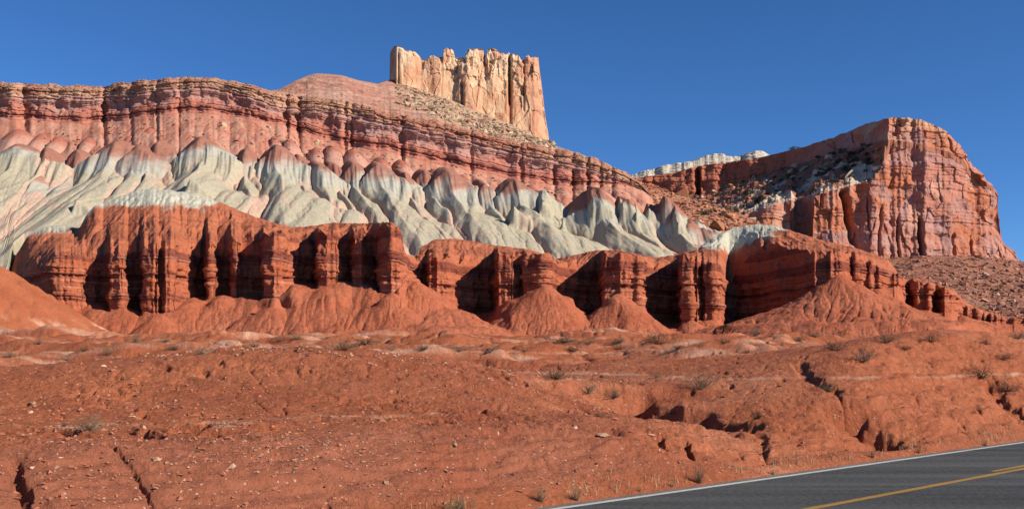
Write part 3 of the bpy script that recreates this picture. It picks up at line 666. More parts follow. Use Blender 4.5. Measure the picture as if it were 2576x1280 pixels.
lowc = mixc(lowc, (0.28, 0.082, 0.055), (bc > 0.72) * (t < 0.5) * 0.7); lowc = mixc(lowc, (0.44, 0.25, 0.175), (bc < 0.10) * 0.5)
gcol.append(lowc)
# caprock: stacked thin ledges
t = np.linspace(0, 1, sC + 1)[1:, None]
Y0 = GPp[1][-1, :, 1]; Y = (Yu + 3.5 + (Ysm - Yu) * 0.6) + 3.0 * t + 2.5 * t ** 3; X = Xc(gxp, Y); Z = Zcf + (Zrim - Zcf) * t
hz = (Z - Zcf) / np.maximum(Zrim - Zcf, 0.5) * 6 + 0.35 * perlin(X / 9, Z / 9, 241)
bj, bc, bf = layers(23, -2, 10, 0.5, 1.8)(hz)
blk = cells(X / 3.4 + 7.0 * np.floor(hz), hz * 0.9, 9, 0.7)
off = 1.9 * bj * (0.4 + 0.9 * blk[2]) + 1.2 * fbm(X / 9, Z / 4, 246, 3) - 0.3
crack = (1 - sstep(0.02, 0.12, blk[1] - blk[0])) * 0.8
off = (off - crack) * (1 - 0.6 * t ** 6)
GPp.append(np.stack([X + nx * off * 0.3, Y - off, Z + 0.12 * fbm(X / 1.5, Z / 1.5, 243, 2)], -1))
cc = mixc(np.broadcast_to(np.array((0.36, 0.180, 0.112)), X.shape + (3,)), (0.46, 0.27, 0.172), bc)
cc = mixc(cc, (0.30, 0.115, 0.075), sstep(0.1, 0.5, fbm(X / 9, hz / 2, 245, 3)) * 0.7)
redcap = sstep(880, 1000, gxp) * (1 - sstep(1330, 1400, gxp))
cc = mixc(cc, mixc(np.broadcast_to(np.array((0.38, 0.155, 0.095)), X.shape + (3,)), (0.30, 0.12, 0.085), bc), (redcap + 0 * t) * 0.7)
gcol.append(cc)
# mesa top, running back
t = np.linspace(0, 1, sD + 1)[1:, None]
Y = Ysm + 8 + 22 * t; X = Xc(gxp, Y); Z = Zrim + 0 * t - 4.0 * t
GPp.append(np.stack([X, Y, Z], -1)); gcol.append(np.broadcast_to(np.array((0.40, 0.20, 0.135)), X.shape + (3,)))
HP = np.concatenate(GPp, 0)
M_hill = earth("badland_clay", 0.18, 0.7, 0.55, 2.2, 0.25)
hill = sheet("badland_hill", HP, np.concatenate(gcol, 0), M_hill)
tag(hill, "pale grey badland slope with brown tops under a long banded pink cliff and caprock", "hill", kind="structure")

# ------------------------------------------------------------------ slope on the mesa, below the castle-like butte
mx = columns(560, 1480, 2.2)
MR = [(560, 232, 470), (640, 232, 480), (700, 226, 520), (740, 205, 540), (775, 190, 556), (795, 185, 560), (830, 187, 560), (860, 190, 560), (900, 202, 565), (950, 211, 580), (985, 200, 604), (1040, 215, 604), (1100, 238, 602), (1200, 279, 598), (1290, 315, 596), (1340, 338, 594), (1380, 358, 592), (1400, 368, 570), (1480, 395, 520)]
Ym = blur(tab(MR, mx, 2), 6); Zm = wz(blur(tab(MR, mx, 1), 3), Ym)
Yst = np.interp(mx, gxp, Ysm) + 9; Zst = np.interp(mx, gxp, Zrim) - 1.0
t = np.linspace(0, 1, 110)[:, None]
Y = Yst + (Ym - Yst) * t; X = Xc(mx, Y)
Z = Zst + (Zm - Zst) * (0.75 * t + 0.25 * t ** 2) + np.minimum(1, 6 * t) * np.minimum(1, 6 * (1 - t)) * (0.8 * fbm(X / 12, Y / 12, 251, 4) + 0.5 * fbm(X / 4, Y / 4, 253, 3))
t2 = np.linspace(0, 1, 9)[1:, None]
Yb = Ym + 70 * t2; Zbk = Zm - 45 * t2 + 0 * Yb
MP = np.concatenate([np.stack([X, Y, Z], -1), np.stack([Xc(mx, Yb), Yb, Zbk], -1)], 0)
pk = mixc(np.broadcast_to(np.array((0.46, 0.255, 0.18)), MP.shape), (0.38, 0.165, 0.11), 0.45 + 0.9 * fbm(MP[..., 0] / 25, MP[..., 2] / 5, 255, 4))
pk = mixc(pk, (0.43, 0.275, 0.175), sstep(1000, 1120, mx)[None, :] * 0.7 + 0 * MP[..., 0])
M_mesa = earth("mesa_soil", 0.3, 0.5, 0.9, 0.7, 1.0, speck=0.25, speck_scale=0.55, speck_col=(0.20, 0.11, 0.07))
mesa = sheet("mesa_slope", MP, pk, M_mesa)
tag(mesa, "smooth pinkish slope rising from the cliff rim to the castle shaped butte", "slope", kind="structure")

# ------------------------------------------------------------------ blocky sandstone walls
# the castle: px, top row
CT = [(979, 205), (981, 120), (986, 110), (992, 106), (1004, 107), (1016, 115), (1022, 120), (1030, 117), (1044, 122), (1052, 131), (1060, 141), (1072, 142), (1080, 134), (1092, 132), (1100, 136), (1112, 135), (1116, 116), (1122, 111), (1132, 110), (1140, 116), (1143, 133), (1152, 135), (1164, 133), (1168, 140), (1172, 120),
      (1180, 112), (1196, 112), (1204, 110), (1216, 113), (1219, 128), (1223, 128), (1227, 113), (1236, 110), (1248, 115), (1262, 124), (1280, 125), (1300, 130), (1306, 128), (1311, 142), (1320, 140), (1324, 131), (1330, 126), (1336, 134), (1344, 133), (1355, 136), (1358, 165), (1364, 210), (1369, 260), (1375, 300), (1381, 335), (1385, 362)]
CB = [(975, 205), (985, 206), (1040, 224), (1100, 248), (1200, 290), (1290, 326), (1340, 350), (1390, 372)]
CY = [(975, 650), (982, 640), (989, 606), (998, 592), (1030, 594), (1060, 597), (1100, 598), (1150, 599), (1165, 597), (1190, 597), (1215, 600), (1275, 602), (1283, 606), (1290, 604), (1345, 605), (1362, 610), (1375, 618), (1390, 640)]
kx = columns(978, 1386, 0.75)
kY = tab(CY, kx); kZt = wz(tab(CT, kx), kY); kZb = wz(tab(CB, kx), kY) - 6
nv = 260
t = np.linspace(0, 1, nv)[:, None]
Zk = kZb + (kZt - kZb) * t; Yk = kY + 5.0 * t + 0 * Zk; Xk = Xc(kx, Yk)
a = Xk + 0 * Zk
d1, e1, c1 = facets(a, Zk, (11, 30), 31, 1.2); d2, e2, c2 = facets(a, Zk, (5.5, 11), 33, 1.4); d3, e3, c3 = facets(a, Zk, (2.0, 4.5), 37, 1.5)
up = sstep(0.45, 0.75, t + 0.15 * fbm(a / 14, Zk / 14, 261, 3)) * sstep(1040, 1150, kx)        # the upper part is broken into blocks
b1, eb, cb = facets(a, Zk, (6.5, 5.5), 41, 2.0)
off = 1.5 * d1 + 0.7 * d2 + 0.3 * d3 + up * (1.7 * b1 + 0.9 * d3 - 1.0) 
off = off - 0.3 * up * (1 - sstep(0.02, 0.10, eb))
off = off + 1.6 * fbm(a / 16, Zk / 50, 263, 3)
# one deep upright cleft on the right and two slots
for cp, cw, dp, lo, hi2 in ((1281, 3, 5, .4, .95), (1163, 3.5, 3.5, .05, .55), (1218, 2, 2.5, .85, 1.0), (1002, 2.5, 1.5, .2, .8), (1318, 2, 1.8, .4, .95)):
    off = off - dp * np.exp(-((kx - cp) / cw) ** 2) * sstep(lo - .04, lo + .04, t) * (1 - sstep(hi2 - .02, hi2 + .06, t))
off = blur2(off, 1)
round_ = 1 - sstep(0.93, 1.0, t)
Yk = Yk - off * (0.15 + 0.85 * np.minimum(1, t * 8)) + 2.5 * (1 - round_)
front = np.stack([Xc(kx, kY) + (Xk - Xc(kx, kY)), Yk, Zk], -1)
# top and back
t2 = np.linspace(0, 1, 26)[1:, None]
Yt = front[-1, :, 1] + 34 * t2
topz = kZt + (1.2 * fbm(front[-1, :, 0] / 5 + 0 * t2, Yt / 5, 265, 3) - 2.5 * t2 ** 2)
topm = np.stack([front[-1, :, 0] + 0 * t2, Yt, topz], -1)
Zbk = topz[-1] + (kZb - topz[-1]) * np.linspace(0, 1, 8)[1:, None]
backm = np.stack([front[-1, :, 0] + 0 * Zbk, Yt[-1] + 3 + 0 * Zbk, Zbk], -1)
KP = np.concatenate([front, topm, backm], 0)
kn = fbm(KP[..., 0] / 11, KP[..., 2] / 16, 267, 4)
kc = mixc(np.broadcast_to(np.array((0.62, 0.385, 0.225)), KP.shape), (0.52, 0.265, 0.150), 0.35 + 1.0 * kn)
hrel = np.clip((KP[..., 2] - kZb) / np.maximum(kZt - kZb, 1), 0, 1)
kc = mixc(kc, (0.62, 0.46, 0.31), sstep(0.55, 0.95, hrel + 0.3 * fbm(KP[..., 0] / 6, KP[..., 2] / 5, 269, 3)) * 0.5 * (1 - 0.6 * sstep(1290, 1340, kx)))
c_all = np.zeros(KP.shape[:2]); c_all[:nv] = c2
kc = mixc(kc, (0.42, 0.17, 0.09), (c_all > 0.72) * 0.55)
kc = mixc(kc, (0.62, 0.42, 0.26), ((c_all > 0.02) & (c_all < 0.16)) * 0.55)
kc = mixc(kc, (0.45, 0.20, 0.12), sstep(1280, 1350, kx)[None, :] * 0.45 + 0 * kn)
M_castle = earth("castle_sandstone", 0.14, 0.35, 0.7, 0.8, 0.8, streak=0.05)
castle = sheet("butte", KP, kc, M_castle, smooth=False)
tag(castle, "tall pale orange sandstone butte shaped like a castle on the mesa", "butte", kind="structure")

# ------------------------------------------------------------------ right butte: lower wall, bench, upper wall
# px: lower wall foot row, lower wall brow row, Y ; upper wall foot row, upper rim row, Y
BU = [(1540, 610, 600, 770, 475, 455, 1000), (1580, 606, 596, 770, 478, 448, 1000), (1640, 602, 590, 770, 478, 440, 1000), (1700, 598, 582, 770, 484, 431, 995), (1745, 596, 576, 768, 490, 417, 990), (1757, 595, 574, 768, 490, 415, 1003), (1765, 594, 572, 768, 490, 414, 985), (1800, 592, 566, 766, 486, 410, 985), (1850, 590, 550, 764, 462, 404, 982), (1890, 588, 528, 764, 446, 398, 975), (1950, 592, 512, 762, 430, 384, 955), (1990, 600, 500, 764, 416, 374, 935), (2005, 604, 497, 778, 412, 370, 928), (2040, 612, 490, 772, 404, 361, 905), (2050, 614, 488, 752, 400, 357, 900), (2100, 624, 472, 756, 388, 340, 872), (2140, 634, 462, 758, 376, 324, 850), (2190, 645, 452, 760, 362, 304, 815), (2206, 649, 436, 761, 358, 300, 796), (2226, 652, 398, 762, 353, 295, 780), (2244, 655, 362, 764, 352, 293, 774), (2290, 652, 366, 768, 358, 291, 800), (2330, 650, 374, 772, 366, 298, 805), (2350, 648, 380, 775, 372, 307, 808), (2390, 648, 392, 780, 384, 335, 812), (2418, 648, 408, 785, 400, 364, 818), (2432, 650, 428, 788, 420, 394, 822), (2442, 652, 440, 790, 432, 411, 825), (2478, 654, 463, 795, 455, 443, 832), (2500, 656, 483, 800, 475, 463, 838), (2508, 657, 510, 806, 500, 480, 846), (2513, 658, 570, 812, 560, 545, 850), (2521, 659, 612, 818, 606, 600, 856), (2535, 660, 624, 822, 620, 616, 858), (2550, 662, 634, 828, 630, 626, 862), (2558, 664, 650, 834, 647, 644, 866), (2566, 668, 662, 840, 661, 660, 870), (2600, 690, 688, 850, 687, 686, 880)]
bx = columns(1540, 2600, 1.25)
Y1 = tab(BU, bx, 3) + 7 * perlin(bx / 45.0, 0.2, 41) + 1.2 * perlin(bx / 11.0, 0.5, 43); Y2 = tab(BU, bx, 6) + 5 * perlin(bx / 50.0, 0.6, 45) + 1.0 * perlin(bx / 13.0, 0.5, 47)
Y1 = Y1 + 9 * np.exp(-((bx - 2018) / 14) ** 2)
jt = 5.0 * fbm(bx / 22.0, 0.9, 44, 2) * sstep(2120, 2200, bx) * (1 - sstep(2280, 2360, bx))
Y2 = np.where(bx > 2244, Y1 + 9 + 3 * perlin(bx / 30.0, .1, 46), np.maximum(Y2, Y1 + 8))
z1b = wz(tab(BU, bx, 1), Y1) - 6; z1t = wz(tab(BU, bx, 2) + 3 * fbm(bx / 20, .3, 49, 3), Y1)
z2b = wz(tab(BU, bx, 4) + 3 * fbm(bx / 20, .7, 51, 3), Y2); z2t = wz(tab(BU, bx, 5) + 2.2 * fbm(bx / 16, .4, 53, 3) * (bx > 2000), Y2)
nl1, nb, nl2, nt = 190, 90, 120, 10
def wall_rows(Y, zb, zt, n, seed, lean, amp):
    t = np.linspace(0, 1, n)[:, None]
    Z = zb + (zt - zb) * t; Yv = Y + lean * t + 0 * Z; Xv = Xc(bx, Yv)
    a = np.cumsum(np.hypot(np.gradient(Xc(bx, Y)), np.gradient(Y) * 0.6))[None, :] + 0 * Z
    d1, e1, c1 = facets(a, Z, (34, 40), seed, 1.8); d2, e2, c2 = facets(a, Z, (11, 13), seed + 2, 1.8); d3, e3, c3 = facets(a, Z, (4.5, 4.5), seed + 4, 1.6)
    bed = layers(seed, -50, 400, 2, 9)(Z + 3 * perlin(a / 60, Z / 60, seed))
    off = amp * (3.2 * d1 + 2.0 * d2 + 0.8 * d3 + 1.8 * (bed[0] - 0.5) + 2.2 * fbm(a / 30, Z / 18, seed + 9, 4))
    Y_ = Y
    for cp, cw, dp, lo, hi_, sl in ((2138, 7, 16, .22, .97, 14), (2152, 3, 7, 0, .4, 5), (2318, 5, 13, 0.05, .42, 3), (2215, 2.5, 5, .1, .6, -6), (2253, 3, 5, .0, .42, 10), (2398, 3, 5, .1, .3, 4), (2185, 2, 4, .3, .8, 8), (2070, 3, 5, .75, 1, 3), (2440, 3, 5, .05, .28, 6)) if seed == 61 else ((2268, 4, 6, .62, .92, 3), (2392, 3, 6, .1, .8, 8), (2330, 3, 5, .3, .6, 4), (2150, 4, 5, .3, 1, 4)):
        wob = 3.0 * perlin(Z / 9.0, cp * 0.37, seed)
        off = off - dp * np.exp(-((bx - cp - sl * (0.5 - t) * 2 + wob) / cw) ** 2) * sstep(lo - .05, lo + .05, t) * (1 - sstep(hi_ - .05, hi_ + .03, t))
    off = np.concatenate([off[:1], (0.6 * off + 0.4 * blur2(off, 1))[1:-1], off[-1:]], 0)
    return Xv, Yv - off * np.minimum(1, t * 10), Z, c1, c2, c3, bed[1], t
X1, YY1, Z1, *k1 = wall_rows(Y1, z1b, z1t, nl1, 61, 8, 1.0)
X2, YY2, Z2, *k2 = wall_rows(Y2, z2b, z2t, nl2, 71, 6, 1.0)
t = np.linspace(0, 1, nb + 2)[1:-1, None]
Yb = YY1[-1] + (YY2[0] - YY1[-1]) * t; Xb = Xc(bx, Yb); Zb_ = Z1[-1] + (Z2[0] - Z1[-1]) * t
wid = np.clip((YY2[0] - YY1[-1]) / 60, 0, 1)
st = layers(83, -50, 400, 2.0, 7)(Zb_ + 2.5 * fbm(Xb / 25, Yb / 25, 271, 3))
Zb_ = Zb_ + wid * np.minimum(1, 8 * t) * np.minimum(1, 8 * (1 - t)) * (3.0 * (st[0] - .5) + 3.0 * fbm(Xb / 14, Yb / 14, 273, 4))
t2 = np.linspace(0, 1, nt + 1)[1:, None]
Yt = YY2[-1] + 70 * t2; Zt_ = Z2[-1] - 6 * t2 - 40 * np.maximum(0, t2 - 0.6)
BPt = np.concatenate([np.stack([X1, YY1, Z1], -1), np.stack([Xb, Yb, Zb_], -1), np.stack([X2, YY2, Z2], -1), np.stack([X2[-1] + (Xc(bx, Yt[0]) - Xc(bx, Yt[0])) + 0 * t2, Yt, Zt_], -1)], 0)
nrow = [nl1, nb, nl2, nt]
def butte_col(Xv, Zv, c1, c2, c3, bedc):
    r = mixc(np.broadcast_to(np.array((0.43, 0.180, 0.125)), Xv.shape + (3,)), (0.44, 0.155, 0.082), sstep(0.35, 0.8, c1))
    r = mixc(r, (0.37, 0.20, 0.17), (c2 > 0.7) * 0.7); r = mixc(r, (0.50, 0.26, 0.175), (c2 < 0.15) * 0.6)
    r = mixc(r, (0.42, 0.25, 0.20), (c3 > 0.88) * 0.5)
    return mixc(r, (0.40, 0.17, 0.12), sstep(0, .6, fbm(Xv / 30, Zv / 12, 275, 4)) * 0.5)
ca = butte_col(X1, Z1, *k1[:4]); 
cb_ = mixc(np.broadcast_to(np.array((0.32, 0.125, 0.075)), Xb.shape + (3,)), (0.52, 0.39, 0.28), sstep(0.08, 0.35, fbm(Xb / 16, Yb / 22, 277, 4) + 0.55 * (1 - t * 2.2)) * sstep(0.2, .8, wid))
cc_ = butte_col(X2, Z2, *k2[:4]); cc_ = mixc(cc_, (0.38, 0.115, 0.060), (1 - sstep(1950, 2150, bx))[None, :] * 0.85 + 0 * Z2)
cc_ = mixc(cc_, (0.52, 0.30, 0.17), (sstep(0.5, 0.9, k2[4]) * sstep(2235, 2260, bx) * (1 - sstep(2330, 2420, bx))) * 0.7)
cd_ = np.broadcast_to(np.array((0.45, 0.30, 0.20)), (nt, len(bx), 3))
M_but = earth("red_sandstone", 0.18, 0.16, 0.8, 0.35, 1.6, streak=0.03)
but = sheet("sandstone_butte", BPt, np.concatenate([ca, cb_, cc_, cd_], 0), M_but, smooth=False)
tag(but, "massive red sandstone butte with a ledgy bench and sheer walls at the right", "butte", kind="structure")
BENCH = np.stack([Xb, Yb, Zb_], -1)

# ------------------------------------------------------------------ pale domed ridge far behind
FR = [(1500, 470), (1560, 434), (1580, 422), (1640, 404), (1700, 390), (1745, 386), (1762, 374), (1790, 365), (1815, 364), (1835, 372), (1850, 370), (1872, 374), (1880, 367), (1915, 358), (1938, 362), (1948, 374), (1960, 382), (2030, 392), (2100, 400)]
fx = columns(1500, 2100, 1.3)
fY = 1420 + 10 * perlin(fx / 30, .2, 81) + 1.0 * perlin(fx / 9, .4, 83); fZt = wz(blur(tab(FR, fx), 7) + 2.0 * fbm(fx / 16, .3, 85, 3), 1420.0); fZb = wz(500.0, 1420.0) + 0 * fx
t = np.linspace(0, 1, 120)[:, None]
Z = fZb + (fZt - fZb) * t; Yv = fY + 60 * t ** 2.5 + 0 * Z
Xv = Xc(fx, Yv)
d1, e1, c1 = facets(Xv, Z, (26, 30), 91, 1.6)
Yv = Yv - 2.5 * d1 - 5 * fbm(Xv / 40, Z / 9, 93, 4)
t2 = np.linspace(0, 1, 7)[1:, None]
FP = np.concatenate([np.stack([Xc(fx, fY + 60 * t ** 2.5), Yv, Z], -1), np.stack([Xc(fx, fY) + 0 * t2, Yv[-1] + 120 * t2, fZt - 50 * t2 ** 2], -1)], 0)
rel = (FP[..., 2] - fZt) / 1420 * F + 6 * fbm(FP[..., 0] / 40, FP[..., 2] / 20, 95, 3)
fc = mixc(np.broadcast_to(np.array((0.40, 0.175, 0.11)), FP.shape), (0.50, 0.42, 0.32), sstep(-46, -28, rel))
M_far = earth("pale_sandstone", 0.22, 0.14, 0.9, 0.12, 4.0)
farr = sheet("far_ridge", FP, fc, M_far, smooth=False)
tag(farr, "distant ridge of whitish domed sandstone behind the right butte", "ridge", kind="structure")

# ------------------------------------------------------------------ boulder slopes beside the buttes
def talus_sheet(name, rows, lo, hi, step, n, seed, cols, label, Yback=40):
    tx = columns(lo, hi, step)
    yt, Yt, yb, Yb = (blur(tab(rows, tx, k), 6) for k in (1, 2, 3, 4))
    zt, zb = wz(yt, Yt), wz(yb, Yb)
    t = np.linspace(0, 1, n)[:, None]
    Y = Yb + (Yt - Yb) * t; X = Xc(tx, Y)
    Z = zb + (zt - zb) * (0.8 * t + 0.2 * t * t) + np.minimum(1, 8 * (1 - t)) * (1.2 * fbm(X / 14, Y / 14, seed, 4) + 0.8 * ridged(X / 16, Y / 60, seed + 2, 2))
    t2 = np.linspace(0, 1, 7)[1:, None]
    P = np.concatenate([np.stack([X, Y, Z], -1), np.stack([Xc(tx, Yt + Yback * t2), Yt + Yback * t2, zt - 25 * t2], -1)], 0)
    c = mixc(np.broadcast_to(np.array(cols[0]), P.shape), cols[1], 0.5 + fbm(P[..., 0] / 12, P[..., 1] / 12, seed + 5, 4))
    c = mixc(c, cols[2], sstep(0.25, 0.6, fbm(P[..., 0] / 30, P[..., 2] / 5, seed + 9, 4)) * 0.6)
    o = sheet(name, P, c, M_talus); tag(o, label, "slope", kind="structure")
    return P[:n]
M_talus = earth("talus_soil", 0.35, 0.5, 1.0, 0.8, 1.2, speck=0.35, speck_scale=0.5, speck_col=(0.40, 0.22, 0.14))
TAL1 = talus_sheet("talus_slope", [(1500, 450, 470, 640, 350), (1560, 440, 480, 640, 350), (1610, 458, 478, 640, 350), (1700, 488, 470, 640, 345), (1780, 512, 462, 640, 340), (1850, 532, 455, 640, 338), (1900, 556, 448, 650, 336), (1960, 590, 440, 680, 330), (2060, 640, 430, 720, 325)],
                   1500, 2060, 1.8, 200, 301, ((0.42, 0.165, 0.095), (0.47, 0.225, 0.135), (0.34, 0.12, 0.075)), "red slope littered with boulders between the grey badlands and the right butte")
TAL2 = talus_sheet("talus_slope", [(2080, 640, 760, 760, 420), (2200, 652, 762, 790, 420), (2250, 650, 764, 800, 420), (2300, 644, 766, 800, 420), (2400, 642, 770, 800, 430), (2500, 648, 785, 805, 440), (2560, 656, 800, 805, 440), (2640, 672, 800, 805, 440), (2900, 680, 800, 810, 440)],
                   2080, 2900, 2.0, 220, 331, ((0.33, 0.125, 0.072), (0.36, 0.155, 0.098), (0.29, 0.165, 0.13)), "brown stony slope at the foot of the right butte, beside the red cliff")

# ------------------------------------------------------------------ road
def strip(name, q0, q1, s0, s1, z, mat, parent=None, n=60):
    ss = np.linspace(s0, s1, n); V = []
    for qq in (q0, q1):
        V.append(np.stack([R0[0] + RD[0] * ss + RN[0] * qq, R0[1] + RD[1] * ss + RN[1] * qq, np.full(n, z)], -1))
    V = np.concatenate(V, 0); i = np.arange(n - 1)
    Q = np.stack([i, i + 1, i + 1 + n, i + n], -1)
    if q1 > q0: Q = Q
    me = np_mesh(name, V, Q, None, False)
    return link(name, me, mat, parent)
def asphalt(name, c0, c1, scale, line=None):
    m = bpy.data.materials.new(name); m.use_nodes = True
    N, L = m.node_tree.nodes, m.node_tree.links
    b = N["Principled BSDF"]; b.inputs["Roughness"].default_value = 0.85; b.inputs["Specular IOR Level"].default_value = 0.25
    geo = N.new("ShaderNodeNewGeometry")
    a = N.new("ShaderNodeTexNoise"); a.inputs["Scale"].default_value = scale; a.inputs["Detail"].default_value = 8; a.inputs["Roughness"].default_value = 0.8
    L.new(geo.outputs["Position"], a.inputs["Vector"])
    mp = N.new("ShaderNodeMapping"); mp.inputs["Rotation"].default_value = (0, 0, -math.atan2(RD[1], RD[0])); mp.inputs["Scale"].default_value = (0.05, 0.9, 1)
    mp.vector_type = 'POINT'
    L.new(geo.outputs["Position"], mp.inputs["Vector"])
    b2 = N.new("ShaderNodeTexNoise"); b2.inputs["Scale"].default_value = 1.0; b2.inputs["Detail"].default_value = 4
    L.new(mp.outputs[0], b2.inputs["Vector"])
    ad = N.new("ShaderNodeMath"); ad.operation = 'MULTIPLY_ADD'; ad.inputs[1].default_value = 0.55; L.new(b2.outputs["Fac"], ad.inputs[0]); L.new(a.outputs["Fac"], ad.inputs[2])
    cr = N.new("ShaderNodeValToRGB"); cr.color_ramp.elements[0].position = 0.58; cr.color_ramp.elements[1].position = 1.0
    cr.color_ramp.elements[0].color = (*c0, 1); cr.color_ramp.elements[1].color = (*c1, 1)
    L.new(ad.outputs[0], cr.inputs[0]); L.new(cr.outputs[0], b.inputs["Base Color"])
    bp = N.new("ShaderNodeBump"); bp.inputs["Strength"].default_value = 0.5; bp.inputs["Distance"].default_value = 0.02
    L.new(a.outputs["Fac"], bp.inputs["Height"]); L.new(bp.outputs[0], b.inputs["Normal"])
    return m
M_asp = asphalt("asphalt", (0.009, 0.009, 0.008), (0.120, 0.116, 0.102), 9.0)
M_grv = asphalt("gravel", (0.06, 0.046, 0.038), (0.28, 0.21, 0.17), 22.0)
M_wht = asphalt("white_road_paint", (0.34, 0.33, 0.29), (0.60, 0.58, 0.52), 9.0)
M_yel = asphalt("yellow_road_paint", (0.24, 0.125, 0.025), (0.40, 0.21, 0.045), 9.0)
road = strip("road", -9.0, 0.12, -60, 260, 0.0, M_asp); tag(road, "dark grey asphalt road with white edge line and yellow centre lines", "road", kind="structure")
strip("shoulder", 0.12, 0.50, -60, 260, -0.012, M_grv, road)
strip("edge_line", -0.085, 0.085, -60, 260, 0.004, M_wht, road)
strip("centre_line", -3.53, -3.33, -60, 260, 0.004, M_yel, road)
strip("centre_line", -3.22, -3.06, 13.5, 260, 0.004, M_yel, road)

# ------------------------------------------------------------------ rocks
def rock_mesh(name, seed, flat, mat, n=16):
    r = np.random.RandomState(seed); bm = bmesh.new()
    for _ in range(n):
        v = r.normal(size=3); v /= np.max(np.abs(v)) * 0.55 + np.linalg.norm(v) * 0.45
        v *= np.array((0.5, 0.40, 0.5 * flat)); bm.verts.new(v + r.normal(size=3) * 0.03)
    o = bmesh.ops.convex_hull(bm, input=bm.verts[:])
    bmesh.ops.delete(bm, geom=[g for g in o["geom_interior"] if isinstance(g, bmesh.types.BMVert)], context='VERTS')
    me = bpy.data.meshes.new(name); bm.to_mesh(me); bm.free(); me.materials.append(mat); return me
M_tan = plain("tan_stone", (0.52, 0.35, 0.22), 0.30, 1.5)
M_orange = plain("orange_stone", (0.47, 0.20, 0.105), 0.35, 1.2)
M_brown = plain("brown_stone", (0.36, 0.165, 0.10), 0.35, 1.2)
M_pale = plain("pale_stone", (0.48, 0.27, 0.17), 0.30, 6.0)
M_white = plain("whitish_stone", (0.46, 0.36, 0.26), 0.25, 0.8)
def family(kind, mat, seed, flats=(0.5, 0.7, 0.9, 0.6, 0.8, 0.4), n=16): return [rock_mesh(kind, seed + i, f, mat, n) for i, f in enumerate(flats)]
F_tan, F_orange, F_brown, F_pale, F_white = family("boulder", M_tan, 1), family("boulder", M_orange, 20), family("boulder", M_brown, 40), family("stone", M_pale, 60, (0.35, 0.5, 0.7, 0.45, 0.6, 0.3), 12), family("boulder", M_white, 80, (0.35, 0.5, 0.6, 0.4))
rr = np.random.RandomState(77)
def put(kind, me, p, size, label, cat, group=None, squash=1.0):
    o = bpy.data.objects.new(kind, me); COL.objects.link(o)
    o.location = (float(p[0]), float(p[1]), float(p[2]) + size * 0.10)
    o.rotation_euler = (rr.normal() * 0.25, rr.normal() * 0.25, rr.rand() * 6.28)
    k = 0.8 + 0.5 * rr.rand(); o.scale = (size * k, size * (0.8 + 0.5 * rr.rand()), size * squash)
    return tag(o, label, cat, group)
def prow(P): return HY - (P[..., 2] - CAMZ) / P[..., 1] * F
def ppx(P): return CX + P[..., 0] / P[..., 1] * F
def hit(P, px, row):
    """the first point of a sheet, going away from the camera, that shows at this place"""
    pxs = ppx(P[P.shape[0] // 2]); c = int(np.argmin(np.abs(pxs - px)))
    pr = np.minimum.accumulate(prow(P[:, c])); i = int(np.argmax(pr <= row)) if (pr <= row).any() else len(pr) - 1
    return P[i, c]
def scatter(P, n, test, kind, fams, smin_, smax_, label, cat, group, power=2.2, weight=None):
    flat = P.reshape(-1, 3); px, row = ppx(flat), prow(flat)
    idx = np.where(test(px, row, flat))[0]
    if weight is not None:
        w_ = weight(px[idx], row[idx], flat[idx]); w_ = w_ / w_.sum(); ch = rr.choice(idx, n, p=w_)
    else: ch = rr.choice(idx, n)
    for c in ch:
        fam = fams[rr.randint(len(fams))]
        put(kind, fam[rr.randint(len(fam))], flat[c], smin_ + (smax_ - smin_) * rr.rand() ** power, label, cat, group)
def litter(name, P, n, test, smin_, smax_, mat, label, cat, weight=None, power=2.5, seed=1):
    """too many small stones to count: one mesh"""
    r = np.random.RandomState(seed); flat = P.reshape(-1, 3); px, row = ppx(flat), prow(flat)
    idx = np.where(test(px, row, flat))[0]
    if weight is not None:
        w_ = weight(px[idx], row[idx], flat[idx]); ch = r.choice(idx, n, p=w_ / w_.sum())
    else: ch = r.choice(idx, n)
    base = np.array([(1, 0, 0), (-1, 0, 0), (0, 1, 0), (0, -1, 0), (0, 0, 1), (0, 0, -1)], float)
    fc = np.array([(0, 2, 4), (2, 1, 4), (1, 3, 4), (3, 0, 4), (2, 0, 5), (1, 2, 5), (3, 1, 5), (0, 3, 5)])
    sz = smin_ + (smax_ - smin_) * r.rand(n) ** power
    V = base[None] * (0.5 + 0.35 * r.rand(n, 6, 1)) + r.normal(size=(n, 6, 3)) * 0.18
    V[..., 2] *= 0.65; V = V * sz[:, None, None]
    a = r.rand(n) * 6.28; ca, sa = np.cos(a)[:, None], np.sin(a)[:, None]
    V = np.stack([V[..., 0] * ca - V[..., 1] * sa, V[..., 0] * sa + V[..., 1] * ca, V[..., 2]], -1) + flat[ch][:, None, :] + np.array((0, 0, 0.1)) * sz[:, None, None]
    Fi = (fc[None] + (np.arange(n) * 6)[:, None, None]).reshape(-1, 3)
    o = link(name, np_mesh(name, V.reshape(-1, 3), Fi, None, False), mat)
    return tag(o, label, cat, kind="stuff")
# below the castle
below = lambda px, row, p: (px > 1000) & (px < 1395) & (row > 205 + (px - 1000) * 0.40) & (row < 262 + (px - 1000) * 0.34)
scatter(MP[:110], 85, below, "boulder", [F_tan, F_tan, F_brown], 1.0, 5.5, "tan boulder on the slope just below the castle shaped butte", "boulder", "boulders on the slope below the castle shaped butte", 2.4)
litter("rubble", MP[:110], 2200, below, 0.5, 3.2, M_tan, "tan rubble strewn over the slope below the castle shaped butte", "rubble", seed=3)
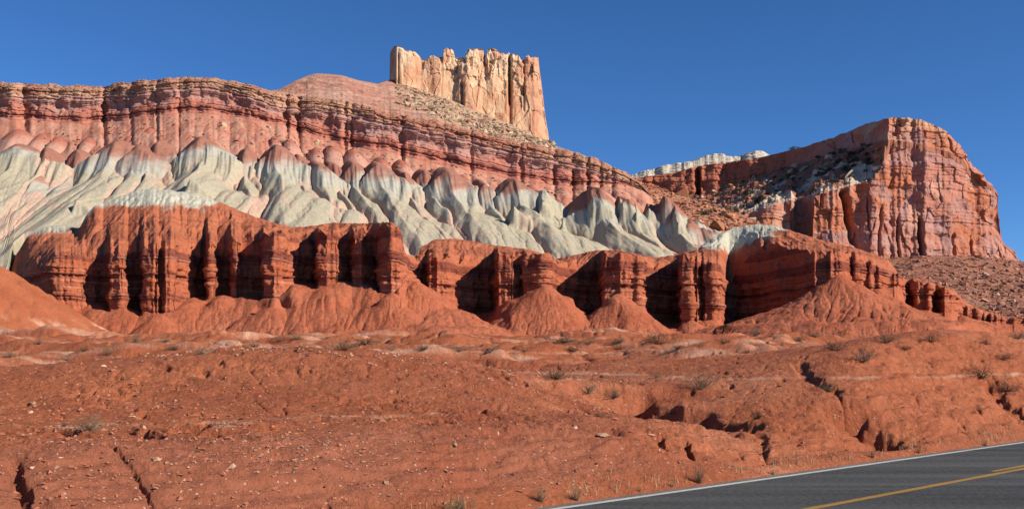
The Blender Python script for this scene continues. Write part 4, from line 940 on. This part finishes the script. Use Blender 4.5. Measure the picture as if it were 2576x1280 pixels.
# along the foot of the long upper cliff
foot = lambda px, row, p: (px > 560) & (px < 1560) & (p[:, 1] > 404)
scatter(SLOPE, 70, foot, "rock", [F_brown, F_tan], 0.7, 3.2, "broken brown slab lying on the pink slope under the long cliff", "rock", "broken slabs under the long upper cliff", 2.2)
litter("rubble", SLOPE, 900, lambda px, row, p: (px > 100) & (px < 1600) & (p[:, 1] > 398), 0.3, 1.4, M_brown, "brown rubble at the foot of the long upper cliff", "rubble", seed=5)
# red boulder slope in the middle right
for (bp_, br_, sz, fam, lab) in [(1802, 577, 7.5, F_orange, "big split orange boulder above the grey saddle"), (1759, 592, 5.0, F_orange, "squat red boulder lying against the grey badland foot"), (1702, 513, 5.2, F_orange, "pointed red boulder standing out in the middle of the boulder slope"),
                                 (1716, 491, 7.0, F_orange, "wide red boulder high on the boulder slope near its crest"), (1770, 508, 6.0, F_orange, "stacked red ledge block on the crest of the boulder slope"), (1836, 549, 5.0, F_orange, "tall orange boulder low on the right of the boulder slope"),
                                 (1895, 553, 3.6, F_tan, "tan boulder at the right end of the boulder slope, beside the grey cap"), (1756, 560, 4.2, F_white, "pale whitish boulder low on the boulder slope")]:
    put("boulder", fam[rr.randint(4)], hit(TAL1, bp_, br_), sz, lab, "boulder", None, 0.85)
tv = lambda px, row, p: (px > 1560) & (px < 1960)
scatter(TAL1, 100, tv, "boulder", [F_orange, F_orange, F_tan, F_brown], 0.8, 3.6, "orange boulder on the red slope between grey badlands and right butte", "boulder", "boulders on the red slope in the middle right", 2.2)
litter("rubble", TAL1, 3200, tv, 0.4, 2.2, M_orange, "orange rubble covering the red slope in the middle right", "rubble", seed=7)
# stony slope under the right butte
scatter(TAL2, 70, lambda px, row, p: (px > 2230) & (px < 2600) & (row < 810), "boulder", [F_brown, F_tan, F_brown], 1.2, 5.5, "brown boulder on the stony slope under the right butte", "boulder", "boulders on the stony slope under the right butte", 2.6)
litter("rubble", TAL2, 2600, lambda px, row, p: (px > 2200) & (px < 2620), 0.6, 3.2, M_brown, "brown rubble covering the slope under the right butte", "rubble", seed=9)
scatter(BENCH, 90, lambda px, row, p: (px > 1790) & (px < 2220), "rock", [F_white, F_orange, F_white], 2.0, 9.0, "pale block on the ledgy bench of the right butte", "rock", "blocks on the bench of the right butte", 2.2)
# stones on the roadside bank
qq_, ss_ = road_qs(GP[..., 0], GP[..., 1])
nearg = GP[:640]
bank = lambda px, row, p: (px > -60) & (px < 2640) & (road_qs(p[:, 0], p[:, 1])[0] > 1.0) & (p[:, 1] < 30)
wpx = lambda px, row, p: 0.15 + np.exp(-((px - 850) / 330.0) ** 2) * np.exp(-((row - 1130) / 60.0) ** 2) * 2 + np.exp(-((px - 350) / 300.0) ** 2) * 0.4
scatter(nearg, 120, bank, "stone", [F_pale], 0.05, 0.20, "small pale stone lying on the red roadside bank", "stone", "pale stones on the roadside bank", 2.6, wpx)
litter("pebbles", nearg, 1800, bank, 0.012, 0.06, M_pale, "pale pebbles strewn over the red roadside bank", "pebbles", wpx, seed=11)
M_red_st = plain("red_stone", (0.42, 0.15, 0.085), 0.3, 6.0)
litter("clods", nearg, 4000, lambda px, row, p: (px > -60) & (px < 2640) & (road_qs(p[:, 0], p[:, 1])[0] > 0.9) & (p[:, 1] < 48), 0.02, 0.10, M_red_st, "crumbled red clods of soil on the roadside bank", "soil clods", seed=13)
litter("gravel", GP[300:900], 3500, lambda px, row, p: (px > -60) & (px < 2640) & (p[:, 1] > 32) & (p[:, 1] < 60) & (np.abs(px - 900) < 700), 0.03, 0.11, M_pale, "pale gravel on the crest of the near mound", "gravel", seed=15)
for (bp_, br_, sz, lab) in [(1518, 1096, 0.34, "pinkish flat triangular flagstone on the bank left of the wash"), (1640, 1095, 0.22, "small pinkish flat stone right of the triangular flagstone"), (150, 1185, 0.17, "largest pale stone on the bank at the far left"), (1822, 999, 0.30, "pale flat stone on the red flat behind the dark gully")]:
    put("flagstone", F_pale[5], hit(GP, bp_, br_), sz, lab, "stone", None, 0.6)

# ------------------------------------------------------------------ shrubs, grass and junipers
def twigs(seed, n, h, spread, w, segs=3, sub=2, up=0.35, leaf=0, leafs=0.03, tips_only=True):
    """a dry bush: many thin bent stems from one base, each with side twigs; optional small leaves"""
    r = np.random.RandomState(seed); V, Q, LV, LQ = [], [], [], []
    def stem(p, d, L, w0, lv):
        pts = [p]; dd = d / np.linalg.norm(d)
        for i in range(segs):
            dd = dd + r.normal(size=3) * 0.22 + np.array((0, 0, 0.10)); dd /= np.linalg.norm(dd); pts.append(pts[-1] + dd * L / segs)
        side = np.cross(dd, (0, 0, 1.0)); side = side / (np.linalg.norm(side) + 1e-6); oth = np.cross(dd, side)
        for ax in (side, oth):
            b = len(V)
            for i, q_ in enumerate(pts):
                ww = w0 * (1 - 0.75 * i / segs); V.append(q_ - ax * ww); V.append(q_ + ax * ww)
            for i in range(segs): Q.append((b + 2 * i, b + 2 * i + 1, b + 2 * i + 3, b + 2 * i + 2))
        if lv < sub:
            for _ in range(2 if lv == 0 else 2):
                k = r.randint(1, segs + 1); stem(pts[k], dd + r.normal(size=3) * 0.6, L * (0.35 + 0.3 * r.rand()), w0 * 0.65, lv + 1)
        for _ in range(leaf):
            k = pts[-1] + (pts[-2] - pts[-1]) * r.rand() + r.normal(size=3) * L * 0.05
            a, c = r.normal(size=3), r.normal(size=3); a /= np.linalg.norm(a); c /= np.linalg.norm(c); b = len(LV); sz = leafs * (0.5 + r.rand())
            LV.extend([k - a * sz, k + c * sz * 0.5, k + a * sz, k - c * sz * 0.5]); LQ.append((b, b + 1, b + 2, b + 3))
    for _ in range(n):
        az = r.rand() * 6.28; el = up + (1.45 - up) * r.rand()
        d = np.array((math.cos(az) * math.cos(el) * spread, math.sin(az) * math.cos(el) * spread, math.sin(el)))
        stem(np.array((math.cos(az), math.sin(az), 0)) * 0.08 * h * r.rand(), d, h * (0.55 + 0.45 * r.rand()), w, 0)
    return np.array(V), np.array(Q), np.array(LV), np.array(LQ)
M_twig = plain("dry_twig", (0.26, 0.185, 0.115), 0.3, 20)
M_dtwig = plain("dark_twig", (0.17, 0.105, 0.065), 0.3, 20)
M_gtwig = plain("greyish_twig", (0.24, 0.20, 0.14), 0.3, 20)
M_leaf = plain("olive_leaf", (0.21, 0.155, 0.075), 0.35, 15)
M_gold = plain("golden_flower", (0.50, 0.36, 0.12), 0.3, 15)
M_straw = plain("straw", (0.40, 0.28, 0.155), 0.3, 15)
M_jun = plain("juniper_green", (0.055, 0.062, 0.034), 0.4, 0.8)
M_bark = plain("bark", (0.13, 0.09, 0.06), 0.3, 4)
def bush_meshes(seed, n, spread, w, mt, ml, leaf, leafs, sub=2, up=0.3):
    V, Q, LV, LQ = twigs(seed, n, 1.0, spread, w, 3, sub, up, leaf, leafs)
    a = np_mesh("twigs", V, Q, None, False); a.materials.append(mt); b = None
    if len(LV): b = np_mesh("leaves", LV, LQ, None, False); b.materials.append(ml)
    return a, b
B_DRY = [bush_meshes(s_, 46, 1.25, 0.013, M_twig, M_leaf, 1, 0.020) for s_ in (1, 2)]
B_DARK = [bush_meshes(s_, 44, 1.7, 0.016, M_dtwig, M_leaf, 1, 0.030, 2, 0.12) for s_ in (3, 4)]
B_GREY = [bush_meshes(s_, 44, 1.2, 0.014, M_gtwig, M_leaf, 2, 0.025) for s_ in (5, 6)]
B_FLOWER = [bush_meshes(7, 40, 0.8, 0.007, M_straw, M_gold, 3, 0.030, 1, 0.7)]
B_GRASS = [bush_meshes(s_, 60, 0.55, 0.009, M_straw, M_straw, 0, 0.02, 0, 0.75) for s_ in (8, 9)]
def shrub(kind, pair, px, row, size, label, cat, group=None, parts=("twigs", "leaves"), squash=1.0):
    p = hit(GP, px, row)
    t_ = bpy.data.objects.new(kind, None); COL.objects.link(t_); t_.location = (float(p[0]), float(p[1]), float(p[2]) - 0.02); t_.rotation_euler = (0, 0, rr.rand() * 6.28)
    size = size * (0.8 if row < 905 else 1.0); t_.scale = (size, size, size * squash); t_.empty_display_size = 0.2
    for nm, me in zip(parts, pair):
        if me: c = bpy.data.objects.new(nm, me); COL.objects.link(c); c.parent = t_
    return tag(t_, label, cat, group)
NAMED = [("dry_bush", B_DRY, 1765, 978, 0.75, 1.0, "largest wispy dry bush, standing above the dark gully"), ("dry_bush", B_DRY, 1478, 990, 0.62, .8, "wispy dry bush at the left end of the dark gully"), ("dry_bush", B_DRY, 1545, 1003, 0.5, .9, "thin twiggy bush between the two banks left of the dark gully"),
         ("dark_bush", B_DARK, 1400, 958, 0.62, .7, "low dark bush in a hollow on the red flat"), ("dry_bush", B_DRY, 1652, 950, 0.35, .8, "small dry bush on the flat left of the largest wispy bush"), ("grey_bush", B_GREY, 2170, 912, 0.70, .9, "round olive bush on a bare twiggy stem, on the track edge"),
         ("dark_bush", B_DARK, 2465, 955, 0.85, .8, "large dark bush on the bank at the right edge"), ("dark_bush", B_DARK, 2530, 988, 0.75, .7, "dark bush in the shaded gully at the right edge"), ("dark_bush", B_DARK, 2520, 905, 0.8, .5, "low spreading bush on the crest at the right edge"),
         ("dark_bush", B_DARK, 1905, 1052, 0.42, .8, "reddish bush at the head of the wash"), ("dry_bush", B_DRY, 228, 1082, 0.36, .9, "straw coloured bush beside the little gully on the left bank"), ("grey_bush", B_GREY, 1065, 888, 0.95, .8, "grey green bush beyond the near mound, left one of two close together"),
         ("grey_bush", B_GREY, 1155, 884, 0.8, .8, "grey bush beyond the near mound, right one of two close together"), ("dark_bush", B_DARK, 1655, 866, 2.2, .6, "broad dark bush beside a hump in the middle of the flats"), ("dark_bush", B_DARK, 1415, 862, 2.0, .4, "low spreading dark bush on the flats below the cone shaped apron"),
         ("dark_bush", B_DARK, 1440, 884, 1.4, .5, "low dark bush in the flats, below the low spreading one"), ("dark_bush", B_DARK, 440, 882, 1.0, .6, "dark rounded bush on the left flats"), ("grey_bush", B_GREY, 275, 895, 0.8, .6, "grey bush on the left flats, left of the dark rounded bush"),
         ("grey_bush", B_GREY, 170, 910, 0.75, .5, "grey green mat of a bush on the left flats"), ("grey_bush", B_GREY, 20, 906, 0.75, .5, "grey green bush at the left edge of the flats"), ("dark_bush", B_DARK, 920, 864, 1.8, .4, "olive brown mat of scrub in front of the cliff aprons"),
         ("dark_bush", B_DARK, 2100, 882, 0.9, .6, "dark bush on the right flats by small rills"), ("dark_bush", B_DARK, 1690, 1050, .32, .7, "small dark scrub at the foot of the dark gully"), ("dark_bush", B_DARK, 1505, 1048, .32, .5, "low reddish scrub on the flat left of the wash"), ("dry_bush", B_DRY, 2085, 985, .5, .7, "dry bush in the rill left of the right hand gully")]
for i, (k, fam, px_, row_, sz, sq, lab) in enumerate(NAMED): shrub(k, fam[i % len(fam)], px_, row_, sz, lab, "bush", None, squash=sq)
SMALL = [(212, 886, .7), (345, 866, .9), (60, 872, 1.0), (100, 868, .9), (510, 892, .6), (585, 886, .7), (700, 862, 1.2), (745, 858, 1.2), (790, 884, .8), (860, 880, .8), (985, 882, .7), (1010, 868, 1.2), (1240, 880, .8), (1320, 884, .7), (1290, 862, 1.3), (1560, 862, 1.4), (1560, 880, 1.0), (1770, 850, 1.6),
         (1820, 866, 1.2), (1900, 848, 1.6), (1960, 852, 1.5), (2010, 862, 1.2), (2050, 850, 1.4), (2310, 908, .45), (2230, 862, .9), (2340, 866, .9), (2410, 866, .8), (2480, 868, .7), (2560, 852, 1.0), (2150, 862, 1.0), (640, 872, .9), (420, 862, 1.1), (1120, 862, 1.3), (1480, 868, 1.1), (1705, 880, .8), (1345, 874, .9), (2275, 880, .6), (1880, 890, .6)]
for i, (px_, row_, sz) in enumerate(SMALL[::3] + SMALL[1::3]): shrub("scrub_bush", (B_DARK, B_GREY, B_DRY)[i % 3][i % 2], px_, row_, sz, "small dry scrub bush scattered on the red flats before the cliffs", "bush", "scattered scrub on the red flats", squash=0.6)
shrub("flowering_bush", B_FLOWER[0], 1128, 1285, .26, "pale straw stalked flowering bush at the bottom edge of the bank", "bush", None, ("stalks", "flower_heads"))
shrub("dry_bush", B_DRY[0], 1160, 1283, .26, "dark twiggy bush with yellow tips beside the pale flowering bush", "bush", None)
for i, (px_, row_, sz, lab) in enumerate([(1362, 1263, .42, "leaning dry grass tuft on the bank nearest the bottom of the road"), (1450, 1258, .40, "dry grass tuft on the bank, second one along the road"), (1758, 1216, .55, "tallest wispy grass tuft growing beside the white line"), (1690, 1226, .20, "short pale grass tuft at the asphalt edge"), (1610, 1238, .16, "small grey tuft on the gravel edge"),
                                          (1945, 1194, .22, "grass clump where the wash meets the road"), (2310, 1142, .28, "pale grass clump at the mouth of the right hand gully"), (2195, 1152, .32, "reddish grass tuft on the bank above the road"), (2480, 1122, .3, "grass tuft by the road near the right edge")]):
    shrub("grass_tuft", B_GRASS[i % 2], px_, row_, sz, lab, "grass tuft", None, ("blades", "blades"))
# a fringe of dry grass along the road edge
rg = np.random.RandomState(21); V_, Q_ = [], []
for _ in range(1700):
    s0 = -4 + 70 * rg.rand(); 
    if perlin(np.array(s0 / 2.0), np.array(0.3), 5) < -0.05: continue
    q0 = 0.48 + 0.3 * abs(rg.normal()); x0, y0 = R0[0] + RD[0] * s0 + RN[0] * q0, R0[1] + RD[1] * s0 + RN[1] * q0
    z0 = 0.45 * max(0, q0 - 0.5); h = 0.07 + 0.22 * rg.rand(); a = rg.rand() * 6.28; wx_, wy_ = 0.010 * math.cos(a), 0.010 * math.sin(a); lx, ly = rg.normal() * 0.05, rg.normal() * 0.05
    b = len(V_); V_ += [(x0 - wx_, y0 - wy_, z0), (x0 + wx_, y0 + wy_, z0), (x0 + lx + wx_ * .3, y0 + ly, z0 + h), (x0 + lx - wx_ * .3, y0 + ly, z0 + h)]; Q_.append((b, b + 1, b + 2, b + 3))
tag(link("dry_grass", np_mesh("dry_grass", np.array(V_), np.array(Q_), None, False), M_straw), "fringe of dry straw grass along the edge of the asphalt", "grass", kind="stuff")
# junipers on the bench of the right butte
def juniper_mesh(seed):
    r = np.random.RandomState(seed); V, Q = [], []
    cl = [(r.normal(size=3) * (0.22, 0.22, 0.16) + (0, 0, 0.5), 0.18 + 0.14 * r.rand()) for _ in range(9)]
    for c, rad in cl:
        for _ in range(60):
            d = r.normal(size=3); d /= np.linalg.norm(d); p = c + d * rad * (0.6 + 0.5 * r.rand()); a, e = r.normal(size=3), r.normal(size=3); a /= np.linalg.norm(a); e /= np.linalg.norm(e); b = len(V)
            V.extend([p - a * .06, p + e * .04, p + a * .06, p - e * .04]); Q.append((b, b + 1, b + 2, b + 3))
    me = np_mesh("juniper", np.array(V), np.array(Q), None, False); me.materials.append(M_jun)
    V, Q = [], []
    for i in range(6):
        a = i * math.pi / 3; V += [(0.05 * math.cos(a), 0.05 * math.sin(a), -0.1), (0.03 * math.cos(a), 0.03 * math.sin(a), 0.45)]
    for i in range(6): j = (i + 1) % 6; Q.append((2 * i, 2 * j, 2 * j + 1, 2 * i + 1))
    tr = np_mesh("trunk", np.array(V), np.array(Q), None, False); tr.materials.append(M_bark)
    return me, tr
JUN = [juniper_mesh(s_) for s_ in (1, 2, 3)]
def juniper(p, size, lab, group):
    me, tr = JUN[rr.randint(3)]
    o = bpy.data.objects.new("juniper", None); COL.objects.link(o); o.location = (float(p[0]), float(p[1]), float(p[2]) - 0.05 * size); o.rotation_euler = (0, 0, rr.rand() * 6.28); o.scale = (size * (0.9 + .5 * rr.rand()), size * (0.9 + .5 * rr.rand()), size)
    for nm, m_ in (("crown", me), ("trunk", tr)):
        c = bpy.data.objects.new(nm, m_); COL.objects.link(c); c.parent = o
    tag(o, lab, "tree", group)
fl = BENCH.reshape(-1, 3); pxb = ppx(fl); sel = np.where((pxb > 1780) & (pxb < 2225))[0]
for c in rr.choice(sel, 110): juniper(fl[c], 2.4 + 3.4 * rr.rand() ** 1.5, "small dark juniper growing on the ledgy bench of the right butte", "junipers on the bench of the right butte")
topi = np.argmin(np.abs(ppx(BPt[nl1 + nb + nl2 - 1]) - 2012)); juniper(BPt[nl1 + nb + nl2 + 1, topi], 7.0, "lone dark juniper on the skyline rim of the right butte", None)
fl = TAL1.reshape(-1, 3); pxb = ppx(fl); sel = np.where((pxb > 1740) & (pxb < 1900) & (prow(fl) < 545))[0]
for c in rr.choice(sel, 8): juniper(fl[c], 1.8 + 1.5 * rr.rand(), "small dark juniper at the top of the red boulder slope", "junipers at the top of the boulder slope")
